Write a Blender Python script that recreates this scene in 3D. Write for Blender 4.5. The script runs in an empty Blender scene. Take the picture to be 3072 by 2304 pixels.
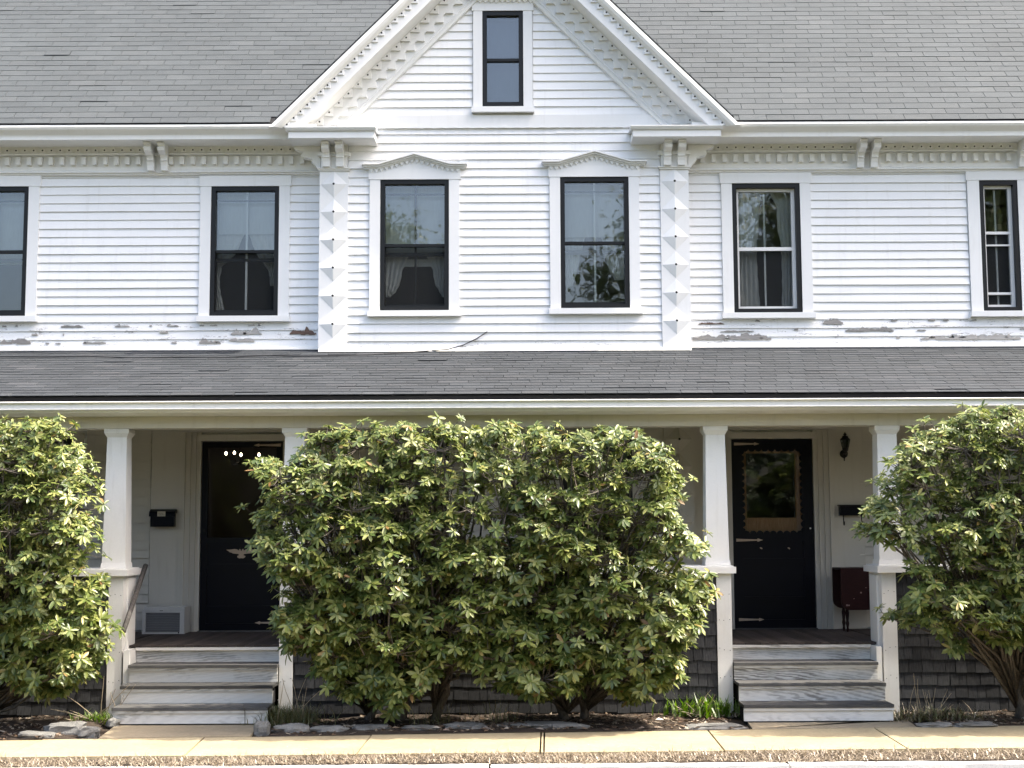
import bpy, math, random
import numpy as np
from mathutils import Vector, Matrix, noise

random.seed(7)
rng = np.random.default_rng(11)
SC = bpy.context.scene
COL = SC.collection

# ---------------------------------------------------------------- camera, sky, sun, exposure
F, CU, CV = 4260.0, 1536.0, 1152.0            # focal length and centre in photograph pixels
CAM = Vector((0.0, -15.8, 1.76))
PITCH, ROLL = math.atan(438.0 / F), -0.0045
RC = Matrix.Rotation(math.pi / 2 + PITCH, 3, 'X') @ Matrix.Rotation(ROLL, 3, 'Z')
cd = bpy.data.cameras.new('camera')
cam = bpy.data.objects.new('camera', cd)
COL.objects.link(cam)
cam.matrix_world = Matrix.Translation(CAM) @ RC.to_4x4()
cd.sensor_width = 36.0
cd.lens = 36.0 * F / 3072.0
cd.clip_start, cd.clip_end = 0.1, 2000.0
SC.camera = cam

SUN = Vector((0.65, -0.12, 1.0)).normalized()   # towards the sun: high, from the right and only just in front of the wall
wd = bpy.data.worlds.new('World')
SC.world = wd
wd.use_nodes = True
wn = wd.node_tree.nodes
bg = wn['Background']
sky = wn.new('ShaderNodeTexSky')
sky.sky_type = 'NISHITA'
sky.sun_disc = False
sky.sun_elevation = math.asin(SUN.z)
sky.sun_rotation = math.atan2(SUN.x, SUN.y)
sky.air_density, sky.dust_density, sky.ozone_density = 1.0, 6.0, 0.6
wd.node_tree.links.new(sky.outputs[0], bg.inputs[0])
bg.inputs[1].default_value = 0.15
ld = bpy.data.lights.new('sun', 'SUN')
ld.energy, ld.angle, ld.color = 2.2, math.radians(0.53), (1.0, 0.93, 0.80)
sun = bpy.data.objects.new('sun', ld)
COL.objects.link(sun)
sun.rotation_euler = SUN.to_track_quat('Z', 'Y').to_euler()
sun.location = (20, 10, 30)
vs = SC.view_settings
vs.view_transform, vs.look, vs.gamma, vs.exposure = 'Standard', 'None', 1.0, 1.93
vs.use_curve_mapping = False
SC.cycles.use_denoising = True
SC.cycles.adaptive_threshold = 0.02
SC.cycles.max_bounces = 6
SC.cycles.diffuse_bounces = 4
SC.cycles.glossy_bounces = 3
SC.cycles.transmission_bounces = 4
SC.cycles.transparent_max_bounces = 8
SC.cycles.caustics_reflective = False
SC.cycles.caustics_refractive = False


# ---------------------------------------------------------------- helpers
def ray(u, v):
    return RC @ Vector(((u - CU) / F, -(v - CV) / F, -1.0))


def at(u, v, Y):
    """the point of the vertical plane y=Y that photograph pixel (u,v) shows: (x,z)"""
    r = ray(u, v)
    t = (Y - CAM.y) / r.y
    return r.x * t, CAM.z + r.z * t


def gx(u, v, z=0.0):
    """the point of the level plane at height z: (x,y)"""
    r = ray(u, v)
    t = (z - CAM.z) / r.z
    return r.x * t, CAM.y + r.y * t


def Z(v, Y):
    return at(CU, v, Y)[1]


def X(u, v, Y):
    return at(u, v, Y)[0]


class MB:
    def __init__(s):
        s.v, s.f, s.m = [], [], []

    def add(s, vs_, fs, mi=0):
        b = len(s.v)
        s.v += [tuple(p) for p in vs_]
        s.f += [tuple(b + i for i in f) for f in fs]
        s.m += [mi] * len(fs)
        return s

    def box(s, x0, x1, y0, y1, z0, z1, mi=0):
        return s.add([(x0, y0, z0), (x1, y0, z0), (x1, y1, z0), (x0, y1, z0), (x0, y0, z1), (x1, y0, z1), (x1, y1, z1), (x0, y1, z1)],
                     [(0, 3, 2, 1), (4, 5, 6, 7), (0, 1, 5, 4), (1, 2, 6, 5), (2, 3, 7, 6), (3, 0, 4, 7)], mi)

    def prism(s, poly, y0, y1, mi=0):
        """polygon of (x,z), extruded from y0 (front) to y1"""
        a = sum(poly[i][0] * poly[(i + 1) % len(poly)][1] - poly[(i + 1) % len(poly)][0] * poly[i][1] for i in range(len(poly)))
        if a < 0:
            poly = poly[::-1]
        n = len(poly)
        vs_ = [(p[0], y0, p[1]) for p in poly] + [(p[0], y1, p[1]) for p in poly]
        fs = [tuple(range(n)), tuple(range(2 * n - 1, n - 1, -1))]
        fs += [(i, i + n, (i + 1) % n + n, (i + 1) % n) for i in range(n)]
        return s.add(vs_, fs, mi)

    def prox(s, prof, x0, x1, mi=0):
        """profile of (y,z), extruded along x"""
        a = sum(prof[i][0] * prof[(i + 1) % len(prof)][1] - prof[(i + 1) % len(prof)][0] * prof[i][1] for i in range(len(prof)))
        if a < 0:
            prof = prof[::-1]
        n = len(prof)
        vs_ = [(x0, p[0], p[1]) for p in prof] + [(x1, p[0], p[1]) for p in prof]
        fs = [tuple(range(n - 1, -1, -1)), tuple(range(n, 2 * n))]
        fs += [(i, (i + 1) % n, (i + 1) % n + n, i + n) for i in range(n)]
        return s.add(vs_, fs, mi)

    def frustum(s, c0, h0, c1, h1, z0, z1, mi=0):
        """square taper: centre (x,y), half size, two heights"""
        v = []
        for (c, h, z) in ((c0, h0, z0), (c1, h1, z1)):
            v += [(c[0] - h, c[1] - h, z), (c[0] + h, c[1] - h, z), (c[0] + h, c[1] + h, z), (c[0] - h, c[1] + h, z)]
        return s.add(v, [(0, 3, 2, 1), (4, 5, 6, 7), (0, 1, 5, 4), (1, 2, 6, 5), (2, 3, 7, 6), (3, 0, 4, 7)], mi)

    def tube(s, pts, r, n=6, mi=0):
        """tube along points, r a number or list"""
        P = [Vector(p) for p in pts]
        R = r if isinstance(r, (list, tuple)) else [r] * len(P)
        b = len(s.v)
        for i, p in enumerate(P):
            d = (P[min(i + 1, len(P) - 1)] - P[max(i - 1, 0)])
            d = d.normalized() if d.length > 1e-9 else Vector((0, 0, 1))
            a = d.cross(Vector((0.31, 0.77, 0.55))).normalized()
            c = d.cross(a)
            for k in range(n):
                t = 2 * math.pi * k / n
                s.v.append(tuple(p + (a * math.cos(t) + c * math.sin(t)) * R[i]))
        for i in range(len(P) - 1):
            for k in range(n):
                k2 = (k + 1) % n
                s.f.append((b + i * n + k, b + i * n + k2, b + (i + 1) * n + k2, b + (i + 1) * n + k))
                s.m.append(mi)
        s.f.append(tuple(b + k for k in range(n - 1, -1, -1)))
        s.f.append(tuple(b + (len(P) - 1) * n + k for k in range(n)))
        s.m += [mi, mi]
        return s

    def lathe(s, c, prof, n=14, axis='Z', mi=0):
        """profile of (radius, height) about a vertical (or y) axis through c"""
        b = len(s.v)
        for (r, h) in prof:
            for k in range(n):
                t = 2 * math.pi * k / n
                if axis == 'Z':
                    s.v.append((c[0] + r * math.cos(t), c[1] + r * math.sin(t), c[2] + h))
                else:
                    s.v.append((c[0] + r * math.cos(t), c[1] + h, c[2] + r * math.sin(t)))
        for i in range(len(prof) - 1):
            for k in range(n):
                k2 = (k + 1) % n
                s.f.append((b + i * n + k, b + i * n + k2, b + (i + 1) * n + k2, b + (i + 1) * n + k))
                s.m.append(mi)
        s.f.append(tuple(b + k for k in range(n - 1, -1, -1)))
        s.f.append(tuple(b + (len(prof) - 1) * n + k for k in range(n)))
        s.m += [mi, mi]
        return s

    def mesh(s, name, mats, org=(0, 0, 0), smooth=False):
        me = bpy.data.meshes.new(name)
        o = org
        me.from_pydata([(p[0] - o[0], p[1] - o[1], p[2] - o[2]) for p in s.v], [], s.f)
        for m in (mats if isinstance(mats, (list, tuple)) else [mats]):
            me.materials.append(m)
        if any(s.m):
            me.polygons.foreach_set('material_index', s.m)
        if smooth:
            me.polygons.foreach_set('use_smooth', [True] * len(me.polygons))
        me.update()
        return me

    def build(s, name, mats, parent=None, smooth=False, **props):
        org = WORG.get(parent, (0, 0, 0)) if parent else (0, 0, 0)
        o = bpy.data.objects.new(name, s.mesh(name, mats, org, smooth))
        COL.objects.link(o)
        if parent:
            o.parent = parent
        WORG[o] = org
        for k, w in props.items():
            o[k] = w
        return o


WORG = {}


def put(me, name, parent, mat4):
    """an object that shares a mesh, placed in world space under a parent"""
    o = bpy.data.objects.new(name, me)
    COL.objects.link(o)
    if parent:
        o.parent = parent
        mat4 = Matrix.Translation(-Vector(WORG.get(parent, (0, 0, 0)))) @ mat4
    o.matrix_local = mat4
    return o


def thing(name, label, cat, loc, group=None):
    o = bpy.data.objects.new(name, None)
    o.empty_display_size = 0.2
    COL.objects.link(o)
    o.location = loc
    WORG[o] = tuple(loc)
    return tag(o, label, cat, group)


def tag(o, label, cat, group=None):
    o['label'], o['category'] = label, cat
    if group:
        o['group'] = group
    return o


# ---------------------------------------------------------------- materials
class NT:
    def __init__(s, name):
        s.mat = bpy.data.materials.new(name)
        s.mat.use_nodes = True
        s.t = s.mat.node_tree
        s.b = s.t.nodes['Principled BSDF']
        s.out = s.t.nodes['Material Output']

    def n(s, typ, **kw):
        nd = s.t.nodes.new('ShaderNode' + typ)
        for k, w in kw.items():
            setattr(nd, k, w)
        return nd

    def l(s, a, b):
        s.t.links.new(a, b)

    def coord(s, scale=(1, 1, 1), obj=True):
        if obj == 'world':
            g = s.n('NewGeometry').outputs['Position']
        else:
            g = s.n('TexCoord').outputs['Object']
        m = s.n('Mapping')
        m.inputs['Scale'].default_value = scale
        s.l(g, m.inputs[0])
        return m.outputs[0]

    def noise(s, vec, scale, detail=4.0, rough=0.55, dist=0.0):
        nd = s.n('TexNoise')
        nd.inputs['Scale'].default_value = scale
        nd.inputs['Detail'].default_value = detail
        nd.inputs['Roughness'].default_value = rough
        nd.inputs['Distortion'].default_value = dist
        s.l(vec, nd.inputs['Vector'])
        return nd.outputs[0]

    def ramp(s, fac, stops):
        r = s.n('ValToRGB')
        e = r.color_ramp.elements
        while len(e) < len(stops):
            e.new(0.5)
        for i, (p, c) in enumerate(stops):
            e[i].position = p
            e[i].color = (c[0], c[1], c[2], 1) if not isinstance(c, (int, float)) else (c, c, c, 1)
        s.l(fac, r.inputs[0])
        return r.outputs[0]

    def math(s, op, a, b=None, clamp=False):
        m = s.n('Math', operation=op, use_clamp=clamp)
        for i, x in enumerate((a, b)):
            if x is None:
                continue
            if isinstance(x, (int, float)):
                m.inputs[i].default_value = x
            else:
                s.l(x, m.inputs[i])
        return m.outputs[0]

    def mix(s, fac, a, b, mode='MIX'):
        m = s.n('MixRGB', blend_type=mode)
        for i, x in enumerate((fac, a, b)):
            if isinstance(x, (int, float)):
                m.inputs[i].default_value = x
            elif isinstance(x, tuple):
                m.inputs[i].default_value = (x[0], x[1], x[2], 1)
            else:
                s.l(x, m.inputs[i])
        return m.outputs[0]

    def rnd(s):
        a = s.n('ObjectInfo').outputs['Random']
        b = s.n('NewGeometry').outputs['Random Per Island']
        return s.math('FRACT', s.math('ADD', s.math('MULTIPLY', a, 7.31), b))

    def bump(s, h, strength, dist=0.01):
        b = s.n('Bump')
        b.inputs['Strength'].default_value = strength
        b.inputs['Distance'].default_value = dist
        s.l(h, b.inputs['Height'])
        s.l(b.outputs[0], s.b.inputs['Normal'])

    def fin(s, col=None, rough=None, spec=None, metal=None):
        for key, x in (('Base Color', col), ('Roughness', rough), ('Specular IOR Level', spec), ('Metallic', metal)):
            if x is None:
                continue
            if isinstance(x, (int, float)):
                s.b.inputs[key].default_value = x
            elif isinstance(x, tuple):
                s.b.inputs[key].default_value = (x[0], x[1], x[2], 1)
            else:
                s.l(x, s.b.inputs[key])
        return s.mat


def mk_paint(name, col, rough=0.5, var=0.08, dirt=0.25, chips=0.0, wood=(0.25, 0.235, 0.215), stretch=(1, 1, 1)):
    t = NT(name)
    w = t.coord(obj='world')
    big = t.noise(w, 1.7, 3, 0.6)
    st = t.noise(t.coord((6.0, 6.0, 0.7), obj='world'), 2.5, 5, 0.6)
    fine = t.noise(w, 60.0, 3, 0.6)
    r = t.rnd()
    k = t.math('ADD', t.math('MULTIPLY', t.math('SUBTRACT', big, 0.5), var * 1.6), t.math('MULTIPLY', t.math('SUBTRACT', r, 0.5), var * 0.6))
    k = t.math('ADD', k, t.math('MULTIPLY', t.math('SUBTRACT', fine, 0.5), var * 0.8))
    k = t.math('ADD', k, 1.0)
    comb = t.n('CombineColor')
    for i in range(3):
        t.l(k, comb.inputs[i])
    c = t.mix(1.0, col, comb.outputs[0], 'MULTIPLY')
    dm = t.ramp(st, [(0.55, 0.0), (0.8, 1.0)])
    c = t.mix(t.math('MULTIPLY', dm, dirt), c, (col[0] * 0.62, col[1] * 0.6, col[2] * 0.54))
    if chips > 0:
        cv = t.coord(stretch, obj='world')
        a = t.noise(cv, 4.0, 2, 0.5)
        b = t.noise(cv, 30.0, 6, 0.65)
        m = t.ramp(t.math('ADD', t.math('MULTIPLY', a, 0.55), t.math('MULTIPLY', b, 0.55)), [(0.66 - chips * 0.2, 0.0), (0.67 - chips * 0.2, 1.0)])
        c = t.mix(m, c, wood)
    t.bump(fine, 0.12, 0.004)
    return t.fin(c, rough, 0.4)


def mk_wood(name, c0, c1, scale=(3, 3, 40), rough=0.8):
    t = NT(name)
    v = t.coord(scale, obj='world')
    a = t.noise(v, 3.0, 5, 0.65, 0.4)
    r = t.rnd()
    c = t.mix(t.ramp(a, [(0.3, 0.0), (0.7, 1.0)]), c0, c1)
    h = t.n('HueSaturation')
    t.l(c, h.inputs['Color'])
    t.l(t.math('ADD', t.math('MULTIPLY', r, 0.6), 0.7), h.inputs['Value'])
    t.bump(a, 0.4, 0.004)
    return t.fin(h.outputs[0], rough, 0.2)


def mk_shingle(name, col, tint, lo=0.75, hi=1.25):
    t = NT(name)
    w = t.coord(obj='world')
    g = t.noise(w, 160.0, 2, 0.7)
    b = t.noise(w, 0.8, 4, 0.6)
    m = t.noise(w, 9.0, 3, 0.6)
    r = t.rnd()
    k = t.math('ADD', t.math('MULTIPLY', r, (hi - lo) * 0.55), lo)
    k = t.math('ADD', k, t.math('MULTIPLY', t.math('SUBTRACT', b, 0.5), 0.35))
    k = t.math('ADD', k, t.math('MULTIPLY', t.math('SUBTRACT', m, 0.5), 0.22))
    k = t.math('ADD', k, t.math('MULTIPLY', t.math('SUBTRACT', g, 0.35), 0.75))
    comb = t.n('CombineColor')
    for i in range(3):
        t.l(k, comb.inputs[i])
    r2 = t.math('FRACT', t.math('MULTIPLY', r, 13.7))
    base = t.mix(t.ramp(r2, [(0.75, 0.0), (1.0, 1.0)]), col, tint)
    c = t.mix(1.0, base, comb.outputs[0], 'MULTIPLY')
    t.bump(g, 0.5, 0.004)
    return t.fin(c, 0.85, 0.25)


def mk_plain(name, col, rough=0.5, spec=0.5, metal=0.0, var=0.15, scale=8.0):
    t = NT(name)
    a = t.noise(t.coord(obj='world'), scale, 4, 0.6)
    c = t.mix(t.math('MULTIPLY', a, var * 2), col, (col[0] * 0.5, col[1] * 0.5, col[2] * 0.5))
    return t.fin(c, rough, spec, metal)


def mk_glass(name, tint=(0.93, 0.96, 0.96), ior=1.55, wavy=0.02, boost=1.6):
    t = NT(name)
    t.t.nodes.remove(t.b)
    fr = t.n('Fresnel')
    fr.inputs[0].default_value = ior
    tr = t.n('BsdfTransparent')
    tr.inputs[0].default_value = (*tint, 1)
    gl = t.n('BsdfGlossy')
    gl.inputs['Roughness'].default_value = 0.015
    gl.inputs['Color'].default_value = (0.95, 0.97, 1, 1)
    a = t.noise(t.coord(obj='world'), 3.0, 2, 0.5)
    b = t.n('Bump')
    b.inputs['Strength'].default_value = wavy
    b.inputs['Distance'].default_value = 0.05
    t.l(a, b.inputs['Height'])
    t.l(b.outputs[0], gl.inputs['Normal'])
    mx = t.n('MixShader')
    t.l(t.math('MULTIPLY', fr.outputs[0], boost, True), mx.inputs[0])
    t.l(tr.outputs[0], mx.inputs[1])
    t.l(gl.outputs[0], mx.inputs[2])
    t.l(mx.outputs[0], t.out.inputs[0])
    return t.mat


M = {}
M['white'] = mk_paint('white_paint', (0.755, 0.76, 0.755), 0.5, 0.05, 0.16)
M['clap'] = mk_paint('clapboard_paint', (0.775, 0.78, 0.78), 0.5, 0.08, 0.26)
M['trim'] = mk_paint('trim_paint', (0.78, 0.775, 0.75), 0.5, 0.06, 0.22)
M['post'] = mk_paint('post_paint', (0.74, 0.735, 0.71), 0.55, 0.12, 0.35)
M['fascia'] = mk_paint('fascia_paint', (0.78, 0.77, 0.73), 0.45, 0.06, 0.3)
M['porch_shaded'] = mk_paint('shaded_porch_paint', (0.50, 0.475, 0.42), 0.55, 0.08, 0.3)  # white house paint darkened to hold the shade of the porch recess
M['peel'] = mk_paint('weathered_paint', (0.78, 0.785, 0.785), 0.6, 0.08, 0.3, 0.03, (0.27, 0.255, 0.24), stretch=(1.2, 3, 9))
M['bare'] = mk_wood('bare_grey_wood', (0.23, 0.22, 0.21), (0.38, 0.37, 0.355), (4, 20, 60))
M['rot'] = mk_wood('rotted_brown_wood', (0.07, 0.045, 0.035), (0.22, 0.15, 0.12), (5, 20, 80))
M['black'] = mk_plain('black_frame_paint', (0.006, 0.007, 0.008), 0.45, 0.3)
M['navy'] = mk_plain('navy_door_paint', (0.0018, 0.0027, 0.0072), 0.38, 0.17, var=0.3)
M['iron'] = mk_plain('black_iron', (0.005, 0.005, 0.0055), 0.5, 0.3)
M['alu'] = mk_plain('white_aluminium', (0.75, 0.75, 0.74), 0.35, 0.5, var=0.05)
M['tan'] = mk_plain('tan_hinge_paint', (0.45, 0.35, 0.26), 0.5, 0.4, var=0.2, scale=30)
M['roof'] = mk_shingle('grey_roof_shingle', lo=.86, hi=1.12, col=(0.060, 0.068, 0.073), tint=(0.066, 0.0735, 0.078))
M['proof'] = mk_shingle('porch_roof_shingle', (0.038, 0.0425, 0.048), (0.049, 0.0525, 0.058))
M['under'] = mk_plain('roofing_felt', (0.03, 0.03, 0.032), 0.9, 0.1)
M['cedar'] = mk_wood('weathered_cedar', (0.022, 0.023, 0.025), (0.056, 0.057, 0.059), (40, 40, 3))
M['tread'] = mk_wood('grey_tread_paint', (0.055, 0.055, 0.055), (0.10, 0.098, 0.095), (3, 40, 10))
M['deck'] = mk_wood('brown_deck_paint', (0.035, 0.028, 0.026), (0.06, 0.05, 0.046), (60, 3, 10))
M['glass'] = mk_glass('window_glass')
M['dglass'] = mk_glass('door_glass', (0.85, 0.86, 0.86), 1.45, 0.02, 0.7)


def mk_screen():
    t = NT('insect_screen')
    tr = t.n('BsdfTransparent')
    tr.inputs[0].default_value = (.85, .87, .87, 1)
    t.fin((.055, .058, .06), .8, .1)
    mx = t.n('MixShader')
    mx.inputs[0].default_value = .20
    t.l(tr.outputs[0], mx.inputs[1])
    t.l(t.b.outputs[0], mx.inputs[2])
    t.l(mx.outputs[0], t.out.inputs[0])
    return t.mat


M['screen'] = mk_screen()
M['dglass2'] = mk_glass('dark_door_glass', (0.8, 0.8, 0.82), 1.4, 0.02, 0.3)
M['dark'] = mk_plain('dark_room', (0.05, 0.05, 0.052), 0.9, 0.1)
M['dim'] = mk_plain('dim_room_wall', (0.30, 0.29, 0.275), 0.9, 0.1)


def mk_riser():
    t = NT('worn_riser_paint')
    w = t.coord((1.0, 1.0, 1.0), obj='world')
    ww = t.coord((0.85, 1.0, 6.5), obj='world')
    wv = t.n('TexWave', wave_type='RINGS', rings_direction='Y')
    wv.inputs['Scale'].default_value = 2.6
    wv.inputs['Distortion'].default_value = 11.0
    wv.inputs['Detail'].default_value = 4.0
    wv.inputs['Detail Scale'].default_value = 0.9
    wv.inputs['Detail Roughness'].default_value = 0.65
    t.l(ww, wv.inputs['Vector'])
    patch = t.noise(t.coord((1.0, 1.0, 2.0), obj='world'), 2.2, 4, 0.6)
    fine = t.noise(t.coord((5, 6, 70), obj='world'), 4.0, 4, 0.6)
    r = t.rnd()
    pm = t.math('ADD', patch, t.math('MULTIPLY', t.math('SUBTRACT', r, 0.5), 0.3))
    worn = t.ramp(pm, [(0.48, 0.12), (0.70, 1.0)])
    grain = t.ramp(t.math('ADD', t.math('MULTIPLY', wv.outputs['Fac'], 0.5), t.math('MULTIPLY', fine, 0.62)), [(0.40, 0.0), (0.72, 1.0)])
    m = t.math('MULTIPLY', worn, t.math('ADD', t.math('MULTIPLY', grain, 0.75), 0.25))
    c = t.mix(m, (0.74, 0.73, 0.70), (0.25, 0.24, 0.225))
    t.bump(fine, 0.2, 0.003)
    return t.fin(c, 0.7, 0.3)


M['riser'] = mk_riser()


def mk_leaf(name, stops, trans=0.25, under=(0.17, 0.20, 0.09), ub=0.6):
    t = NT(name)
    r = t.rnd()
    c = t.ramp(r, stops)
    back = t.n('NewGeometry').outputs['Backfacing']
    c2 = t.mix(t.math('MULTIPLY', back, ub), c, under)
    t.fin(c2, 0.36, 0.5)
    tl = t.n('BsdfTranslucent')
    h = t.n('HueSaturation')
    h.inputs['Value'].default_value = 1.7
    h.inputs['Saturation'].default_value = 1.1
    t.l(c, h.inputs['Color'])
    t.l(h.outputs[0], tl.inputs[0])
    mx = t.n('MixShader')
    mx.inputs[0].default_value = trans
    t.l(t.b.outputs[0], mx.inputs[1])
    t.l(tl.outputs[0], mx.inputs[2])
    t.l(mx.outputs[0], t.out.inputs[0])
    return t.mat


M['leaf'] = mk_leaf('rhododendron_leaf', [(0.0, (0.048, 0.080, 0.022)), (0.35, (0.108, 0.146, 0.036)), (0.75, (0.205, 0.235, 0.064)), (0.97, (0.32, 0.33, 0.11)), (0.988, (0.35, 0.29, 0.10)), (1.0, (0.22, 0.12, 0.05))])
M['bud'] = mk_plain('pale_bud', (0.34, 0.36, 0.16), 0.5, 0.4)
M['bark'] = mk_wood('bark', (0.055, 0.047, 0.04), (0.17, 0.15, 0.125), (30, 30, 8))
M['twig'] = mk_plain('dry_stem', (0.42, 0.35, 0.25), 0.7, 0.2, var=0.25, scale=20)
M['blade'] = mk_leaf('green_blade', [(0.0, (0.07, 0.15, 0.015)), (0.7, (0.13, 0.24, 0.02)), (1.0, (0.22, 0.28, 0.05))], 0.35)
M['dry'] = mk_leaf('dry_grass_blade', [(0.0, (0.11, 0.085, 0.062)), (0.5, (0.24, 0.195, 0.14)), (0.85, (0.40, 0.335, 0.25)), (1.0, (0.55, 0.48, 0.38))], 0.15, ub=0.0)
M['moss'] = mk_leaf('dull_green_blade', [(0.0, (0.08, 0.065, 0.03)), (0.6, (0.12, 0.12, 0.035)), (1.0, (0.26, 0.20, 0.11))], 0.15)
M['litter'] = mk_leaf('leaf_litter', [(0.0, (0.06, 0.038, 0.026)), (0.6, (0.15, 0.10, 0.065)), (1.0, (0.42, 0.36, 0.28))], 0.05, ub=0.0)


def mk_ground(name, cols, scale, rough=0.9, bump=0.5, speck=None):
    t = NT(name)
    w = t.coord(obj='world')
    a = t.noise(w, scale, 6, 0.65)
    b = t.noise(w, scale * 14, 3, 0.6)
    m = t.math('ADD', t.math('MULTIPLY', a, 0.6), t.math('MULTIPLY', b, 0.4))
    c = t.ramp(m, [(0.3 + 0.4 * i / (len(cols) - 1), cc) for i, cc in enumerate(cols)])
    if speck:
        s2 = t.noise(w, 220.0, 1, 0.5)
        c = t.mix(t.ramp(s2, [(0.62, 0.0), (0.72, 1.0)]), c, speck)
    t.bump(m, bump, 0.01)
    return t.fin(c, rough, 0.25)


M['concrete'] = mk_ground('sidewalk_concrete', [(0.25, 0.21, 0.135), (0.36, 0.30, 0.19), (0.43, 0.37, 0.245)], 1.9, 0.9, 0.25, (0.27, 0.21, 0.12))
M['walk'] = mk_ground('walkway_concrete', [(0.22, 0.18, 0.125), (0.30, 0.25, 0.175), (0.36, 0.305, 0.22)], 1.6, 0.9, 0.3, (0.22, 0.19, 0.14))
M['granite'] = mk_ground('kerb_granite', [(0.50, 0.49, 0.46), (0.60, 0.59, 0.56), (0.66, 0.65, 0.62)], 3.0, 0.8, 0.3, (0.30, 0.29, 0.28))
M['stone'] = mk_ground('field_stone', [(0.09, 0.088, 0.082), (0.18, 0.177, 0.165), (0.27, 0.265, 0.25)], 5.0, 0.85, 0.9, (0.14, 0.135, 0.125))
M['soil'] = mk_ground('soil', [(0.022, 0.016, 0.012), (0.045, 0.034, 0.026), (0.085, 0.067, 0.052)], 4.0, 0.95, 1.0, (0.13, 0.105, 0.082))
M['asphalt'] = mk_ground('asphalt', [(0.05, 0.05, 0.05), (0.065, 0.063, 0.062), (0.08, 0.078, 0.076)], 2.0, 0.9, 0.6, (0.12, 0.115, 0.11))
M['lawn'] = mk_ground('lawn', [(0.05, 0.06, 0.02), (0.09, 0.09, 0.035), (0.14, 0.12, 0.06)], 0.8, 0.95, 0.5)

# ================================================================ the house
YW, YB = 0.0, -0.22                     # wing wall and centre bay
HX = 8.4                                # the house runs on past both sides of the picture
house = thing('house', 'white clapboard house with steep centre gable, long front porch and grey shingle roofs', 'house', (0, 0, 0))
H = house

XBL = X(957, 780, YB - .03)
XBR = X(2070, 780, YB - .03)
PW = X(1043, 780, YB - .03) - XBL       # pilaster width
XC = 0.5 * (XBL + XBR)

ZE = Z(366, -.50)                       # main roof edge
Z_SID = Z(522, 0)                       # top of the wing siding
ZP0 = Z(1043, 0)                        # porch roof at the wing wall
YE = -2.34
ZPE = Z(1183, YE)                       # porch roof edge
PSL = (ZP0 - ZPE) / (-YE)
zroof = lambda y: ZP0 + PSL * y
ZF = Z(1931, -1.87)                     # porch floor
BEAM0 = Z(1280, -2.02)
EXPO = 0.0975                           # clapboard exposure

# --- openings: frame rect in photograph pixels, plane
WIN = {
    'A': (-118, 562, 84, 951, YW), 'B': (633, 561, 837, 950, YW), 'C': (1141, 541, 1347, 934, YB), 'D': (1681.5, 533, 1887, 927, YB),
    'E': (2198, 552, 2401.5, 940, YW), 'F': (2941, 543, 3056, 935, YW), 'G': (1447.5, 36, 1569.5, 325, YB)}


def rect(u0, v0, u1, v1, Y):
    vm, um = (v0 + v1) / 2, (u0 + u1) / 2
    return at(u0, vm, Y)[0], at(u1, vm, Y)[0], at(um, v1, Y)[1], at(um, v0, Y)[1]


WR = {k: rect(*w) for k, w in WIN.items()}
# downstairs windows under the porch
zl0, zl1 = ZF + 0.62, BEAM0 + 0.04
WR['H'] = (WR['C'][0] + .0, WR['C'][1] + .0, zl0, zl1)
WR['I'] = (WR['D'][0] + .0, WR['D'][1] + .0, zl0, zl1)
WR['J'] = (X(10, 1400, 0), X(217, 1400, 0), zl0, zl1)
WR['K'] = (X(2905, 1400, 0), X(3110, 1400, 0), zl0, zl1)
PL = {'H': YB, 'I': YB, 'J': YW, 'K': YW}
for k in WIN:
    PL[k] = WIN[k][4]
DL = rect(602, 1324, 848, 1892, 0)      # the two doors
DR = rect(2197, 1317, 2442, 1886, 0)


def holed(x0, x1, y0, y1, z0, z1, holes):
    """a wall slab with rectangular openings"""
    mb = MB()
    xs = sorted({x0, x1} | {h[0] for h in holes if x0 < h[0] < x1} | {h[1] for h in holes if x0 < h[1] < x1})
    for a, b in zip(xs, xs[1:]):
        m = (a + b) / 2
        cuts = sorted((max(h[2], z0), min(h[3], z1)) for h in holes if h[0] < m < h[1] and h[3] > z0 and h[2] < z1)
        z = z0
        for c0, c1 in cuts:
            if c0 > z:
                mb.box(a, b, y0, y1, z, c0)
            z = max(z, c1)
        if z < z1:
            mb.box(a, b, y0, y1, z, z1)
    return mb


ZTOP = ZE + 0.02
hl = [WR['A'], WR['B'], WR['J'], DL]
hr = [WR['E'], WR['F'], WR['K'], DR]
wall_l = holed(-HX, XBL + .06, .002, .16, -.1, ZTOP - .1, hl).build('wall', M['clap'], H, label='left wing front wall of white clapboards')
wall_r = holed(XBR - .06, HX, .002, .16, -.1, ZTOP - .1, hr).build('wall', M['clap'], H, label='right wing front wall of white clapboards')
HALF = None
# gable triangle, in the plane of the rake
RXL, RZL = at(832, 356, -.62)
RXR, _ = at(2195, 346, -.62)
RXC = (RXL + RXR) / 2
HALF = (RXR - RXL) / 2
RZ = Z(351, -.62)
GAPEX = RZ + HALF
bay = holed(XBL + .02, XBR - .02, YB + .002, YB + .12, -.1, RZ + .05, [WR['C'], WR['D'], WR['H'], WR['I']])
g = WR['G']
ztri = RZ + .05
mg = RXC
for (a, b) in ((XBL + .02, g[0]), (g[1], XBR - .02)):
    s_ = -1 if b < mg else 1
    xo = a if s_ < 0 else b
    xi = b if s_ < 0 else a
    yy = HALF - .15
    bay.prism([(xo, ztri), (xi, ztri), (xi, RZ + yy - abs(xi - RXC)), (xo, max(ztri + .01, RZ + yy - abs(xo - RXC)))], YB + .002, YB + .12)
bay.box(g[0], g[1], YB + .002, YB + .12, ztri, g[2])
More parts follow.
